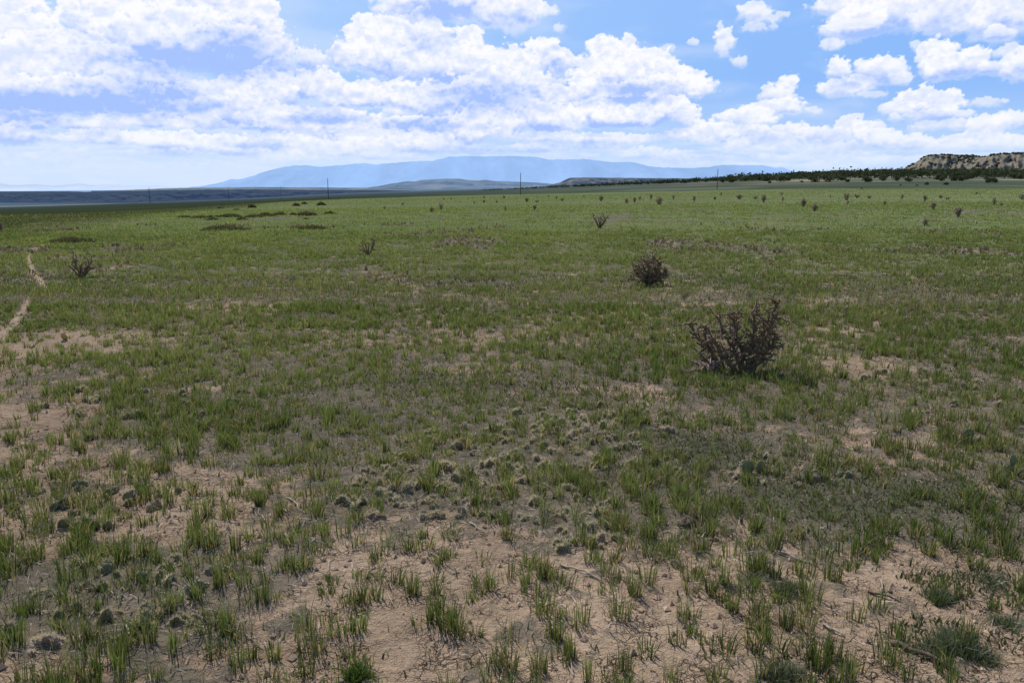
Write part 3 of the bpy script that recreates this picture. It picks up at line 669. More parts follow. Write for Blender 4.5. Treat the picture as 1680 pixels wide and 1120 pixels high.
# ================================================================ prickly pear
def pad_arrays(h, w, th):
    V = []; F = []; nr, ns = 5, 12
    for side in (1, -1):
        base = len(V); V.append((0, side*th*.5, h*.5))
        for i in range(1, nr):
            q = i/(nr-1)
            for j in range(ns):
                a = 2*math.pi*j/ns; z = h*.5+math.sin(a)*q*h*.5
                tap = .72+.28*min(1, z/h*1.6)
                V.append((math.cos(a)*q*w*.5*tap, side*th*.5*math.sqrt(max(0, 1-q**3))+.002*rnd.uniform(-1, 1)*(q < .9), z))
        for j in range(ns):
            t = (base, base+1+j, base+1+(j+1) % ns); F.append(t if side < 0 else t[::-1])
        for i in range(nr-2):
            for j in range(ns):
                p, q_ = base+1+i*ns+j, base+1+i*ns+(j+1) % ns; r_, s = p+ns, q_+ns
                F += [(p, r_, s), (p, s, q_)] if side < 0 else [(p, s, r_), (p, q_, s)]
    return np.array(V, float), np.array(F)
def spine_arrays(h, w, th, n, ln):
    V = []; F = []
    for k in range(n):
        rim = rnd.random() < .55; a = rnd.uniform(0, 2*math.pi); q = rnd.uniform(.9, 1) if rim else math.sqrt(rnd.random())*.9
        z = h*.5+math.sin(a)*q*h*.5
        if z < h*.12: continue
        s = rnd.choice((-1, 1)); p = np.array((math.cos(a)*q*w*.5*(.72+.28*min(1, z/h*1.6)), s*th*.45*math.sqrt(max(0, 1-q**3)), z))
        dr = unit((math.cos(a)*q*1.1+rnd.gauss(0, .45), s*(1.1-q)+rnd.gauss(0, .4), math.sin(a)*q+rnd.gauss(0, .45)))
        l = ln*rnd.uniform(.6, 1.25); sd = unit(np.cross(dr, (rnd.random(), rnd.random(), rnd.random())))*.0012
        b = len(V); V += [p-sd, p+sd, p+dr*l]; F.append((b, b+1, b+2))
    return np.array(V), np.array(F)
def rot(V, tilt, az, twist):
    ct, st = math.cos(twist), math.sin(twist)
    V = np.stack([V[:, 0]*ct-V[:, 1]*st, V[:, 0]*st+V[:, 1]*ct, V[:, 2]], 1)
    M = np.array(Matrix.Rotation(tilt, 3, Vector((math.cos(az), math.sin(az), 0)))); return V@M.T
PCOL = [(.155,.150,.078), (.170,.152,.098), (.140,.142,.075), (.210,.160,.122)]
SCOL = [(.62,.54,.47), (.52,.44,.38), (.66,.61,.57)]
def pear_layout(n, spread, hp):
    out = []
    for i in range(n):
        a = rnd.uniform(0, 6.28); h = hp*rnd.uniform(.6, 1.35)
        if out: b_ = rnd.choice(out); r_ = (b_[3]+h)*.36; cx_, cy_ = b_[0]+math.cos(a)*r_, b_[1]+math.sin(a)*r_
        else: cx_ = cy_ = 0.0
        out.append((cx_, cy_, h, h*rnd.uniform(.75, .98), rnd.uniform(.1, .75), rnd.uniform(0, 6.28), rnd.uniform(0, 6.28)))
    return out
def pear_parts(lay, spn, slen):
    for (x, y, h, w, tilt, az, tw) in lay:
        PV, PF = pad_arrays(h, w, .018); SV, SF = spine_arrays(h, w, .018, spn, slen)
        off = np.array((x, y, -.008))
        yield rot(PV, tilt, az, tw)+off, PF, rot(SV, tilt, az, tw)+off, SF, (PV[:, 2:3]/h)
PEAR_PROTO = []
for i in range(16):
    n = rnd.randint(6, 11) if i < 10 else rnd.randint(4, 7); spn = 95 if i < 10 else 44; bag = []
    pc = np.array(rnd.choice(PCOL))*(1 if i < 10 else .95); scv = np.array(rnd.choice(SCOL))
    pads = list(pear_parts(pear_layout(n, .10 if i < 10 else .085, .050 if i < 10 else .056), spn, .020 if i < 10 else .016))
    whole = Bag(); parts = []
    for (PV, PF, SV, SF, t) in pads:
        col = pc*(.75+.4*t)
        whole.add(PV, PF, col, 0); whole.add(SV, SF, np.repeat(scv[None], len(SV), 0)*rng.uniform(.75, 1.2, (len(SV), 1)), 1)
        parts.append((tri_mesh('pad', PV, PF, PAD, col, smooth=True), tri_mesh('spines', SV, SF, SPINE, np.repeat(scv[None], len(SV), 0))))
    PEAR_PROTO.append((whole.mesh('prickly_pear', [PAD, SPINE], True), parts))
def place_pear(x, y, i, s, label, group, split):
    me, parts = PEAR_PROTO[i]; rz = rnd.uniform(0, 6.28); loc = (x, y, gz(x, y))
    if not split:
        return tag(link('prickly_pear', me, None, loc, rz, s), label, 'cactus', group)
    r_ = tag(link('prickly_pear', None, None, loc, rz, s), label, 'cactus', group)
    for (pm, sm) in parts:
        p = link('pad', pm, r_); link('spines', sm, p)
    return r_
count = 0
def scatter_pears(n, reg, label, group, mind, idx, smin=.7, smax=1.15):
    got = []; tries = 0
    while len(got) < n and tries < n*40:
        tries += 1
        cx, cy, rx, ry, w = reg
        a = rnd.uniform(0, 6.28); q = math.sqrt(rnd.random())
        x = cx+math.cos(a)*q*rx; y = cy+math.sin(a)*q*ry
        if any((x-g[0])**2+(y-g[1])**2 < mind*mind for g in got): continue
        if y < 2.3 or abs(x/y) > .80: continue
        got.append((x, y))
    got.sort(key=lambda p: math.hypot(*p))
    for k, (x, y) in enumerate(got):
        place_pear(x, y, rnd.choice(idx), rnd.uniform(smin, smax), label, group, math.hypot(x, y) < 4.6 and k < 12)
SP = list(range(10)); GR = list(range(10, 16))
scatter_pears(96, patch(850,765,240,75,1), 'pale spiny prickly pear clump in the thick cactus mat in the middle of the field', 'prickly pears of the central mat', .15, SP)
scatter_pears(22, patch(690,810,110,45,1), 'spiny prickly pear clump at the near left edge of the central cactus mat', 'prickly pears at the near left edge of the mat', .15, SP)
scatter_pears(26, patch(970,690,140,30,1), 'spiny prickly pear clump at the far right end of the central cactus mat', 'prickly pears at the far end of the mat', .18, SP)
scatter_pears(12, patch(960,880,50,14,1), 'low whitish prickly pear clump on bare soil just in front of the cactus mat', 'prickly pears in front of the mat', .12, SP)
scatter_pears(18, patch(170,990,190,80,1), 'grey prickly pear clump in grass and straw in the lower left corner', 'prickly pears in the lower left corner', .16, SP+GR)
scatter_pears(16, patch(150,825,120,28,1), 'flat row of greenish prickly pear pads on bare soil at the left', 'prickly pears on the soil at the left', .15, GR)
scatter_pears(20, patch(1290,775,90,30,1), 'blue green prickly pear clump on the right side beyond the bare soil', 'prickly pears right of the mat', .17, GR+SP[:3])
scatter_pears(16, patch(1480,640,180,40,1), 'prickly pear clump scattered in the grass right of the large cholla', 'prickly pears right of the large cholla', .3, GR+SP)
scatter_pears(14, patch(280,650,200,40,1), 'prickly pear clump scattered in the grass between path and meadow at left', 'prickly pears in the grass at left', .3, GR+SP)
def single_pads(px, py, hs, label):
    x, y = at(px, py); r_ = tag(link('prickly_pear', None, None, (x, y, gz(x, y))), label, 'cactus')
    for (ox, oz, h, tilt, tw) in hs:
        PV, PF = pad_arrays(h, h*.85, .02); SV, SF = spine_arrays(h, h*.85, .02, 46, .018)
        off = np.array((ox, 0, oz)); c = np.array((.150,.150,.072))*(.75+.4*PV[:, 2:3]/h)
        p = link('pad', tri_mesh('pad', rot(PV, tilt, 1.5, tw)+off, PF, PAD, c, smooth=True), r_)
        link('spines', tri_mesh('spines', rot(SV, tilt, 1.5, tw)+off, SF, SPINE, np.full((len(SV), 3), .36)), p)
single_pads(1586, 727, [(0, -.01, .11, .1, .2), (.06, -.01, .07, .4, .9)], 'lone upright green prickly pear pad standing at the right')
single_pads(1655, 788, [(0, -.01, .10, .05, .1), (-.05, -.01, .07, -.2, .8), (.07, -.01, .08, .3, -.5), (.02, .075, .075, -.2, .4)], 'tall prickly pear with stacked dark green pads at the right edge')
single_pads(100, 872, [(0, -.01, .07, .5, .3), (.055, -.01, .06, .7, -.6), (.12, -.01, .075, .4, .9), (.165, -.01, .055, .3, .6), (.22, -.01, .06, .6, 0)], 'line of five flat green prickly pear pads on soil at left')
single_pads(1225, 775, [(0, -.01, .10, .1, .1), (.09, -.01, .10, -.1, .5), (-.08, -.01, .08, .3, -.4)], 'prickly pear with pinkish upright pads at the edge of the green mat')
# farther off the mats run together
x, y = sector(8.5, 40, 30000); bare, mat, forb, mauve, tr = fields(x, y)
k = rng.uniform(0, 1, len(x)) < mauve*.75+.5*mat*(y < 13); x, y = x[k], y[k]; n = len(x); d = np.hypot(x, y)
h = rng.uniform(.04, .09, n)*(1+.012*d); w = h*rng.uniform(.7, 1.0, n); a = rng.uniform(0, 6.3, n); z = height(x, y); tl = rng.normal(0, .35, n)
hexa = [(-.28, 0), (.28, 0), (.5, .5), (.28, 1), (-.28, 1), (-.5, .5)]
V = np.stack([np.stack([x+np.cos(a)*w*p[0]+np.sin(a)*tl*h*p[1], y+np.sin(a)*w*p[0]-np.cos(a)*tl*h*p[1], z+h*p[1]-.005], 1) for p in hexa], 1).reshape(-1, 3)
b = (np.arange(n)*6)[:, None]
F = np.concatenate([b+np.array([[0, 1, 2]]), b+np.array([[0, 2, 5]]), b+np.array([[5, 2, 3]]), b+np.array([[5, 3, 4]])], 1).reshape(-1, 3)
cc = mix3((.160,.140,.105), (.28,.23,.195), rng.uniform(0, 1, n)); cr = np.clip(rng.uniform(.6, 1.2, n), 0, 2)[:, None]
C = np.stack([cc*.5*cr, cc*.5*cr, cc*.9*cr, cc*1.05*cr, cc*1.05*cr, cc*.9*cr], 1).reshape(-1, 3)
tag(link('prickly_pear_mats', tri_mesh('prickly_pear_mats', V, F, SPINE, C)), 'brownish mats of prickly pear spread through the far grass', 'cactus mats', kind='stuff')
# ================================================================ cholla
CH = [(.140,.098,.066), (.160,.105,.080), (.105,.092,.055)]
def joint_spines(bag, p, q, r_, n, ln, col):
    dr = unit(q-p); a = unit(np.cross(dr, (.3, .8, .5))); b = np.cross(dr, a)
    V = []; F = []
    for k in range(n):
        t = rnd.random(); th = rnd.uniform(0, 6.28); o = a*math.cos(th)+b*math.sin(th)
        c = p+(q-p)*t+o*r_*.9; e = c+unit(o+dr*rnd.uniform(-.2, .6))*ln*rnd.uniform(.6, 1.3); s = dr*.0012
        i = len(V); V += [c-s, c+s, e]; F.append((i, i+1, i+2))
    bag.add(V, F, np.tile(col, (len(V), 1))*rng.uniform(.7, 1.2, (len(V), 1)), 0)
def grow_stem(pts, r0, r1, dens, jl, spn, sides=6, fullness=2, start=.25, sl=.02, seg=.05):
    """One main stem along pts, set with short branching joints; gives stem and spine geometry."""
    body = Bag(); sp = Bag(); pts = np.array(pts, float)
    L_ = np.linalg.norm(np.diff(pts, axis=0), axis=1); cum = np.concatenate([[0], np.cumsum(L_)]); tot = cum[-1]
    n = max(4, int(tot/seg)); tt = np.linspace(0, tot, n)
    P = np.stack([np.interp(tt, cum, pts[:, k]) for k in range(3)], 1)
    P[1:-1] += rng.normal(0, .006*tot/.6, (n-2, 3)); rad = np.linspace(r0, r1, n)
    tube(body, P, rad*(1+.12*rng.uniform(-1, 1, n)), rnd.choice(CH), sides, bump=.22)
    for i in range(n-1):
        if i/n > .2: joint_spines(sp, P[i], P[i+1], rad[i], spn, sl, (.40,.33,.25))
    def joint(p, d, l, r_, depth):
        q = p+d*l; m = (p+q)/2+rng.normal(0, .07*l, 3)+np.array((0, 0, -.05*l))
        q = q+np.array((0, 0, .10*l))
        tube(body, [p, m, q], [r_*.8, r_*1.1, r_*.75], rnd.choice(CH), max(4, sides-1), bump=.25)
        joint_spines(sp, p, q, r_, spn, sl, rnd.choice([(.62,.50,.36), (.54,.40,.31), (.66,.56,.42)]))
        if depth > 0:
            for _ in range(rnd.randint(1, fullness)):
                nd = unit(d+rng.normal(0, .75, 3)+np.array((0, 0, .25)))
                joint(q if rnd.random() < .65 else m, nd, l*rnd.uniform(.65, 1.0), r_*.9, depth-1)
    for i in range(n):
        if i/n < start: continue
        for _ in range(dens if i < n-1 else dens+2):
            dr = unit(np.array((rnd.gauss(0, 1), rnd.gauss(0, 1), rnd.gauss(.25, .55))))
            joint(P[i], dr, jl*rnd.uniform(.6, 1.3), rad[i]*.38+r1*.42, rnd.choice((0, 1, 2, 2)))
    return body, sp
def cholla(px, py, stems, label, scale=None, **kw):
    """stems: point lists in photograph pixels from the foot (right, up), set at random depth."""
    x, y = at(px, py); s = math.hypot(y, CAMH)/FPX
    root = tag(link('cholla_cactus', None, None, (x, y, gz(x, y))), label, 'cactus', 'cholla cacti of the meadow')
    for st in stems:
        dep = rnd.uniform(-.5, .5); f = st[0]
        pts = [((p[0])*s, (0 if k == 0 else dep*math.hypot(p[0]-f[0], p[1]-f[1])*s), p[1]*s-(.02 if k == 0 else 0)) for k, p in enumerate(st)]
        b, sp = grow_stem(pts, **kw)
        o = link('stem', b.mesh('stem', STEM, True), root); link('spines', sp.mesh('spines', SPINE), o)
    return root
cholla(1222, 614, [[(0,0),(-4,40),(-15,70),(-18,98)], [(2,0),(18,30),(34,74),(40,120)], [(0,0),(-14,34),(-30,62),(-36,84)], [(0,0),(24,24),(40,50),(44,66)],
                   [(0,0),(8,50),(12,84),(10,104)], [(-2,0),(-26,20),(-42,40),(-50,56)], [(0,4),(22,44),(34,62),(30,84)]],
       'largest cholla, tall and many armed, casting a dark shadow at the right', r0=.019, r1=.009, dens=4, jl=.060, spn=16, sl=.013, seg=.042, start=.27)
cholla(1188, 606, [[(0,0),(-16,24),(-40,48),(-56,72)], [(0,0),(-22,28),(-32,48),(-38,76)], [(0,0),(-4,28),(-14,52)], [(0,0),(-26,12),(-36,22)]],
       'low cholla leaning left at the foot of the largest cholla', r0=.016, r1=.009, dens=3, jl=.05, spn=16, sl=.013, seg=.045, start=.4)
cholla(1065, 469, [[(0,0),(a*.55,14),(a,h)] for a, h in ((-25,24),(-20,34),(-12,39),(-4,41),(4,40),(11,41),(18,37),(25,26),(-15,28),(10,30),(24,14),(-25,12),(-16,16),(17,18))],
       'dense rounded cholla bush standing alone beyond the largest cholla', r0=.020, r1=.013, dens=3, jl=.07, spn=10, sl=.022, start=.22, seg=.06)
cholla(984, 375.5, [[(0,0),(a*.5,9),(a,h)] for a, h in ((-11,20),(-7,17),(-3,15),(1,18),(4,16),(8,19),(12,21),(10,12))],
       'vase shaped cholla of thin upright arms in the middle of the meadow', r0=.028, r1=.018, dens=1, jl=.11, spn=4, sl=.03, fullness=1, start=.55, seg=.1, sides=5)
cholla(133, 456, [[(0,0),(a*.5,12),(a,h)] for a, h in ((-12,22),(-8,14),(-3,34),(4,20),(9,24),(15,28),(18,16),(2,14))],
       'dark twiggy cholla right of the footpath at the left', r0=.020, r1=.012, dens=1, jl=.08, spn=5, sl=.022, start=.4, seg=.08)
cholla(604, 419, [[(0,0),(a*.5,8),(a,h)] for a, h in ((-13,14),(-8,16),(-3,20),(3,18),(8,24),(13,26),(10,14),(-16,9))],
       'nearly bare cholla of grey upright stalks left of the middle', r0=.020, r1=.013, dens=0, jl=.08, spn=6, sl=.028, start=.6, seg=.09, sides=5)
# dead pinkish stems lying by the large cholla
x, y = at(1160, 612); dead = Bag()
for k in range(26):
    p = np.array((rnd.gauss(0, .06), rnd.gauss(0, .05), rnd.uniform(0, .1))); d_ = unit((rnd.gauss(0, 1), rnd.gauss(0, 1), rnd.gauss(.1, .5)))
    tube(dead, [p, p+d_*.05+rng.normal(0, .01, 3), p+d_*rnd.uniform(.07, .16)], [.008, .008, .005], rnd.choice([(.20,.12,.115), (.30,.22,.20), (.14,.08,.08)]), 5, bump=.2)
tag(link('dead_branch', dead.mesh('dead_branch', WOOD, True), None, (x, y, gz(x, y))), 'heap of dead pinkish grey cactus stems left of the largest cholla', 'dead cactus')

# chollas scattered over the far meadow
FARP = []
for k in range(7):
    bag = Bag(); wide = (.5, .75, .4, .6, .9, .35, .7)[k]
    for j in range(rnd.randint(7, 11)):
        a = rnd.uniform(0, 6.28); rr = wide*rnd.uniform(.3, 1)
        b, sp = grow_stem([(0, 0, -.05), (math.cos(a)*rr*.4, math.sin(a)*rr*.4, .32), (math.cos(a)*rr*.55, math.sin(a)*rr*.55, rnd.uniform(.5, 1.0))], .05, .04, 2, .17, 3, 4, 1, .3, .05, .2)
        V, F, C, M_ = b.arrays(); bag.add(V, F, C*1.5, 0); V, F, C, M_ = sp.arrays(); V = V; bag.add(V, F, C*1.0, 1)
    FARP.append(bag.mesh('cholla_cactus', [STEM, SPINE], True))
TINY = 'tiny dark cholla speck far out on the meadow, below the juniper woods or poles'
FARC = [  # px, py of the foot, height px, width factor, label
 (708,348,8,1.3,'low dark cholla left of centre, lower of a pair'), (724,345,10,.7,'upright narrow cholla left of centre, taller of a pair'), (631,344,5,1,None), (661,337,5,1,None),
 (829,346,8,.6,'thin pale cholla directly below the tall central pole'), (877,345,8,1.5,'wide grey cholla just right below the central pole'), (794,333,5,1.3,None), (815,333,4,1.6,None), (778,334,3,1.6,None),
 (864,332,7,1.4,'rounded dark cholla at the foot of the central pole'), (881,332,4,2,None), (922,330,5,1.5,None), (913,327,5,1,None), (958,324,4,1,None), (986,330,9,1.8,'broad spreading cholla above the vase shaped cholla'),
 (1028,334,8,1,'left cholla of a dark pair beyond the rounded bush'), (1041,333,9,1,'right cholla of a dark pair beyond the rounded bush'), (1050,328,6,1,None), (1082,337,13,.9,'bulky brown cholla at mid meadow, right of a dark pair'), (1068,328,9,.9,'slim cholla behind the bulky brown one'),
 (1105,328,8,.8,'greyish upright cholla left of the right hand pole'), (794,326,5,1,None), (827,326,5,1,None), (740,328,4,1,None), (728,328,3,1.4,None), (900,323,3,1,None),
 (1139,331,9,1,'dark vase shaped cholla left of the right hand pole'), (1173,328,5,1.6,None), (1183,320,4,1.4,None), (1213,327,7,1.7,'flat wide cholla just right of the right hand pole'), (1253,333,12,1,'leafy grey cholla with a brown mat behind it'), (1240,327,5,2,None), (1282,320,4,1.4,None),
 (1284,331,7,.9,None), (1318,340,13,.9,'dark funnel shaped cholla, upper left of a near pair at right'), (1336,347,11,1.3,'rounded grey cholla, lower right of a near pair at right'), (1389,329,10,1,'dark round cholla below the juniper band, above a small one'), (1391,336,6,.8,None),
 (1406,325,6,1.8,'low wide reddish cholla below the juniper band'), (1426,326,5,1.3,None), (1362,325,4,1,None), (1413,311,4,1.2,None), (1451,337,7,.9,'small two tiered cholla in the right meadow'), (1480,327,7,.7,None), (1517,331,9,1,'dark cholla below the bare shoulder of the tan mesa'),
 (1542,326,6,1.3,None), (1554,328,4,2,None), (1531,344,10,1.6,'wide reddish brown cholla below the tan mesa'), (1572,357,15,1,'tallest brown cholla in the right meadow, branching like a fan'), (1517,371,11,.9,'grey green cholla lowest in the right meadow'), (1631,337,11,.5,'thin wispy cholla near the right edge'),
 (1643,338,4,2,None), (1602,319,4,1,None), (1677,328,8,1.2,'dark cholla cut by the right edge'), (2,381,13,1,'dark cholla cut by the left edge')]
for k, (px, py, hp, wf, lb) in enumerate(FARC):
    x, y = at(px, py, 420); h = hp*.9*math.hypot(y, x)/FPX
    o = link('cholla_cactus', FARP[k % 7], None, (x, y, gz(x, y)), rnd.uniform(0, 6.28), (h*wf, h*wf, h))
    tag(o, lb or TINY, 'cactus', 'tiny far chollas' if lb is None else 'cholla cacti of the meadow')

# ================================================================ low shrubs on the left meadow
def shrub_mesh(w, h, dpt, n, cols, thick):
    a = rng.uniform(0, 6.3, n); q = rng.uniform(0, 1, n)**.62*1.12; lump = 1+.25*np.sin(a*3+rnd.uniform(0, 6))
    x = np.cos(a)*q*w*.5*lump; y = np.sin(a)*q*dpt*.5*lump
    hh = h*np.sqrt(np.clip(1-q**2*.85, .06, 1))*rng.uniform(.55, 1.1, n)*(1+.35*fbm(x*6/w, y*6/w+3, rnd.randint(1, 999), 3))
    c = np.array(cols)[rng.integers(0, len(cols), n)]*rng.uniform(.7, 1.3, (n, 1))
    return blade_arrays(np.stack([x, y, np.full(n, -.03)], 1), hh, np.full(n, thick)*rng.uniform(.6, 1.4, n), rng.uniform(0, 6.3, n), np.abs(rng.normal(.35, .40, n)), rng.uniform(0, 3.1, n), c*.55, c)
SHR = [  # px, py, width px, height px, label
 (365,378,66,9,'widest brown green shrub patch, nearest on the left meadow'), (510,376,56,8,'flat grey green shrub patch right of the widest one'), (118,397,74,9,'long pale brown shrub patch above the footpath'),
 (397,361,15,6,'small dark shrub behind the widest shrub patch'), (349,361,20,5,'little flat shrub left of a small dark shrub'), (302,357,22,4,'leftmost low shrub of the distant row'), (328,358,26,5,'second low shrub of the distant row at left'),
 (377,356,40,6,'long low shrub in the distant row'), (417,357,26,6,'rounded shrub in the distant row behind the widest patch'), (436,355,24,7,'dark shrub, highest in the distant row'), (460,353,20,6,'grey shrub in the distant row, left of a broad one'),
 (502,354,30,8,'broad shrub at the right of the distant row'), (481,353,10,5,None), (542,351,16,5,'last shrub at the right end of the distant row'), (413,341,12,6,'dark bush on the edge of the shaded scrub'), (486,338,10,5,None), (499,335,8,4,None),
 (527,337,12,6,'dark bush below the third pole from the left'), (362,342,8,3,None), (389,345,12,3,None), (502,360,10,3,None), (450,356,8,3,None), (345,357,10,4,None)]
SC = [(.125,.135,.070), (.150,.138,.090), (.105,.110,.062)]
for k, (px, py, wp, hp, lb) in enumerate(SHR):
    x, y = at(px, py, 420); s = math.hypot(x, y)/FPX
    V, F, C = shrub_mesh(wp*s, hp*s*1.15, wp*s*.8, int(260+wp*16), SC if k % 3 else [(.155,.140,.095), (.125,.120,.072)], 1.3*s)
    tag(link('shrub', tri_mesh('shrub', V, F, FORBM, C), None, (x, y, gz(x, y))), lb or 'very small dark shrub dot on the left meadow', 'shrub', 'low shrubs on the left meadow')
# grey sage plants nearer
for (px, py, wp, hp, lb) in [(241,668,36,20,'pale blue grey sage plant among grass at left'), (262,722,30,12,'flat grey green plant between grass tufts at left'), (1215,432,22,7,'bluish low plant beyond the rounded cholla'), (1048,430,14,4,'tiny bluish plant right of the rounded cholla'),
                              (1290,972,74,40,'grey green feathery cushion on soil at lower right'), (1560,1076,120,56,'broad dark green cushion plant with a bare edge at lower right'), (1285,1115,84,52,'feathery grey cushion at the bottom edge, lower right'), (1540,985,56,44,'rounded grassy cushion left of the right edge mat'),
                              (1620,960,110,34,'green grey mat reaching the right edge at lower right'), (1650,1030,70,40,'dark low cushion at the right edge'), (585,1108,46,56,'bright bushy herb at the bottom edge beside the sandy hollow'), (540,950,30,24,'single leafy herb left of the sandy hollow'), (790,1090,70,26,'sparse sprawling herb at the bottom middle'),
                              (690,800,50,12,'grey dome shaped sage tuft in the cactus mat'), (1112,930,34,26,'small blue green herb right of the bare middle')]:
    x, y = at(px, py); s = math.hypot(y, CAMH)/FPX
    cols = [(.150,.175,.115), (.115,.145,.080), (.18,.195,.14)] if py > 400 and 'bright' not in lb else [(.10,.125,.085)]
    if 'bright' in lb or 'leafy herb' in lb: cols = [(.09,.145,.04), (.11,.165,.05)]
    V, F, C = shrub_mesh(wp*s, hp*s*.75, wp*s*.8, int(200+wp*14), cols, .0045 if py > 600 else .03)
    tag(link('cushion_plant', tri_mesh('cushion_plant', V, F, FORBM, C), None, (x, y, gz(x, y))), lb, 'plant')

# ================================================================ junipers
JP = []
for k in range(7):
    bag = Bag(); tube(bag, [(0, 0, -.3), (.1, 0, .5), (0, .1, 1.0)], [.16, .13, .09], (.07,.055,.04), 5, m=1)
    hgt = 1.0; lobes = [(rnd.gauss(0, .24), rnd.gauss(0, .24), rnd.uniform(.22, .66), rnd.uniform(.24, .38)) for _ in range(9)]
    lobes[0] = (0, 0, .35, .36); lobes[1] = (.1, 0, .6, .30)
    for (lx, ly, lz, lr) in lobes:
        n = 46
        d_ = rng.normal(0, 1, (n, 3)); d_ /= np.linalg.norm(d_, axis=1)[:, None]; c = np.array((lx, ly, lz))+d_*lr*rng.uniform(.5, 1.05, (n, 1)); c[:, 2] = np.maximum(c[:, 2], .03)
        e1 = rng.normal(0, 1, (n, 3)); e1 /= np.linalg.norm(e1, axis=1)[:, None]; e2 = np.cross(d_, e1); sz = rng.uniform(.07, .13, (n, 1))
        V = np.stack([c-e1*sz, c+e1*sz, c+e2*sz*1.1+d_*.05], 1).reshape(-1, 3); F = np.arange(n*3).reshape(-1, 3)
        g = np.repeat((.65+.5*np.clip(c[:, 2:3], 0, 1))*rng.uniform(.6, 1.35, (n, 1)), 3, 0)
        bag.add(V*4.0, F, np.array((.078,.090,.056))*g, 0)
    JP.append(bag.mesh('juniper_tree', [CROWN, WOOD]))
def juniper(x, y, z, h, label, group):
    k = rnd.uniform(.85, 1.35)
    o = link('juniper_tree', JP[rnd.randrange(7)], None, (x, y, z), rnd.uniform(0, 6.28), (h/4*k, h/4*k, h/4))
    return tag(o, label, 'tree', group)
UP = [(960,303),(1000,301.5),(1060,298.5),(1120,296.5),(1180,296),(1230,294),(1260,291),(1300,287.5),(1340,284.5),(1400,282),(1480,281),(1560,280.5),(1640,281),(1700,281)]
LO = [(960,304.5),(1000,304),(1060,302.5),(1120,301),(1180,299.5),(1230,298.5),(1260,298.5),(1300,298),(1340,298.5),(1400,297),(1480,297),(1560,297.5),(1620,297.5),(1700,295)]
nb_ = 0
while nb_ < 178:
    px = 960+740*rnd.random()**.72 if rnd.random() < .9 else rnd.uniform(960, 1700)
    t = rnd.random()**1.15; lo, up = interp_prof(LO, px), interp_prof(UP, px)
    py = up+(lo-up)*t
    if t > .62 and float(fbm(np.array([px*.03]), np.array([py*.2]), 331, 2)[0]) < -.02: continue
    x, y = at(px, py, 1000)
    if y > 985: y = rnd.uniform(860, 980); x = ray(px, py)[0]*y
    hq = np.interp(px, [960, 1120, 1220, 1300, 1700], [3, 5, 7, 9.5, 10.5])*rnd.uniform(.7, 1.2)
    juniper(x, y, gz(x, y)-.1, min(6.5, max(2.5, hq*y/FPX)), 'dark green juniper in the dense wood below the tan mesa', 'junipers of the wood below the mesa'); nb_ += 1
for (px, py, hp, lb) in [(1201,299.5,9,'lone round juniper standing left in front of the wood, right of the pole'), (1256,297.5,11,'broad juniper at the near left end of the wood'), (1282,298,12,'wide dark juniper cluster tree on the pale slope'), (1263,301,5,'small juniper in front of the left end of the wood'), (1315,299.5,4,'tiny juniper before the wood, left part'),
                         (1337,299,9,'dark juniper on the near edge of the wood, middle left'), (1360,298.5,9,'wide juniper on the near edge of the wood, middle'), (1391,299,7,'low juniper on the near edge of the wood'), (1420,298.5,11,'round juniper, left of two standing clear of the wood'), (1428,298.5,8,'smaller juniper touching a round one clear of the wood'),
                         (1450,297,7,'wide low juniper clear of the wood'), (1472,297,10,'juniper with a round crown at the near wood edge'), (1491,298,8,'dark juniper below the left foot of the tan mesa'), (1521,303.5,6,'lone small juniper on the sage flat, left'), (1553.5,303.5,6,'lone small juniper on the sage flat, right'),
                         (1478,304.5,3,'dot sized juniper on the sage flat'), (1504,305,3,'second dot sized juniper on the sage flat'), (1622,300,10,'broad dark juniper at the right end of the wood'), (1634,300,9,'last juniper at the right end of the wood, by pale grass')]:
    x, y = at(px, py, 900); juniper(x, y, gz(x, y)-.1, hp*y/FPX, lb, None)
dg = bpy.context.evaluated_depsgraph_get()
def on_hills(px, py):
    u, v = ray(px, py); d_ = Vector((u, 1, v)).normalized()
    hit, loc, nrm, idx, ob, m_ = scene.ray_cast(dg, Vector((u, 1, v))*600+Vector((0, 0, CAMH)), d_)
    return loc if hit and ob.name.startswith('mesa') and loc.y < 1300 else None
bpy.context.view_layer.update(); dg = bpy.context.evaluated_depsgraph_get()
HT = []
def hill_tree(px, py, h, label, group):
    if sum(HT) >= 100: return
    p = on_hills(px, py)
    HT.append(1 if p is not None else 0)
    if p is not None: juniper(p.x, p.y, p.z-.3, h, label, group)
for k in range(34):                                  # the rim
    px = 1515+170*(k+rnd.random())/34; pr = min(interp_prof(HILL_A, px), interp_prof(HILL_B, px)) if px > 1545 else interp_prof(HILL_A, px)
    hill_tree(px, pr+1.2+1.5*rnd.random(), rnd.uniform(2.4, 3.6), 'juniper on the rim of the tan mesa against the sky', 'junipers along the mesa rim')
for k in range(12):
    px = rnd.uniform(1448, 1516); hill_tree(px, interp_prof(HILL_A, px)+1+rnd.random(), rnd.uniform(2.5, 4), 'juniper on the sloping left shoulder of the tan mesa', 'junipers on the left shoulder')
for (cx, cy, rx, ry, n) in [(1555,258,14,3.5,9), (1575,260,14,4,8), (1595,260,10,4,8), (1526,269,3,2.5,3), (1534,272,3,2,2), (1560,270,5,3,5), (1570,270,3,2,2), (1586,268,4,3,3), (1610,272,18,4,10), (1630,270,16,5,9), (1655,262,14,5,8), (1668,272,14,6,10), (1640,263,12,3,4), (1652,254,16,2,6), (1556,276,10,2,2), (1640,277,20,3,6)]:
    for _ in range(n):
        hill_tree(rnd.gauss(cx, rx*.6), rnd.gauss(cy, ry*.6), rnd.uniform(2.0, 3.4), 'dark juniper dotting the pale face of the tan mesa', 'junipers on the mesa face')
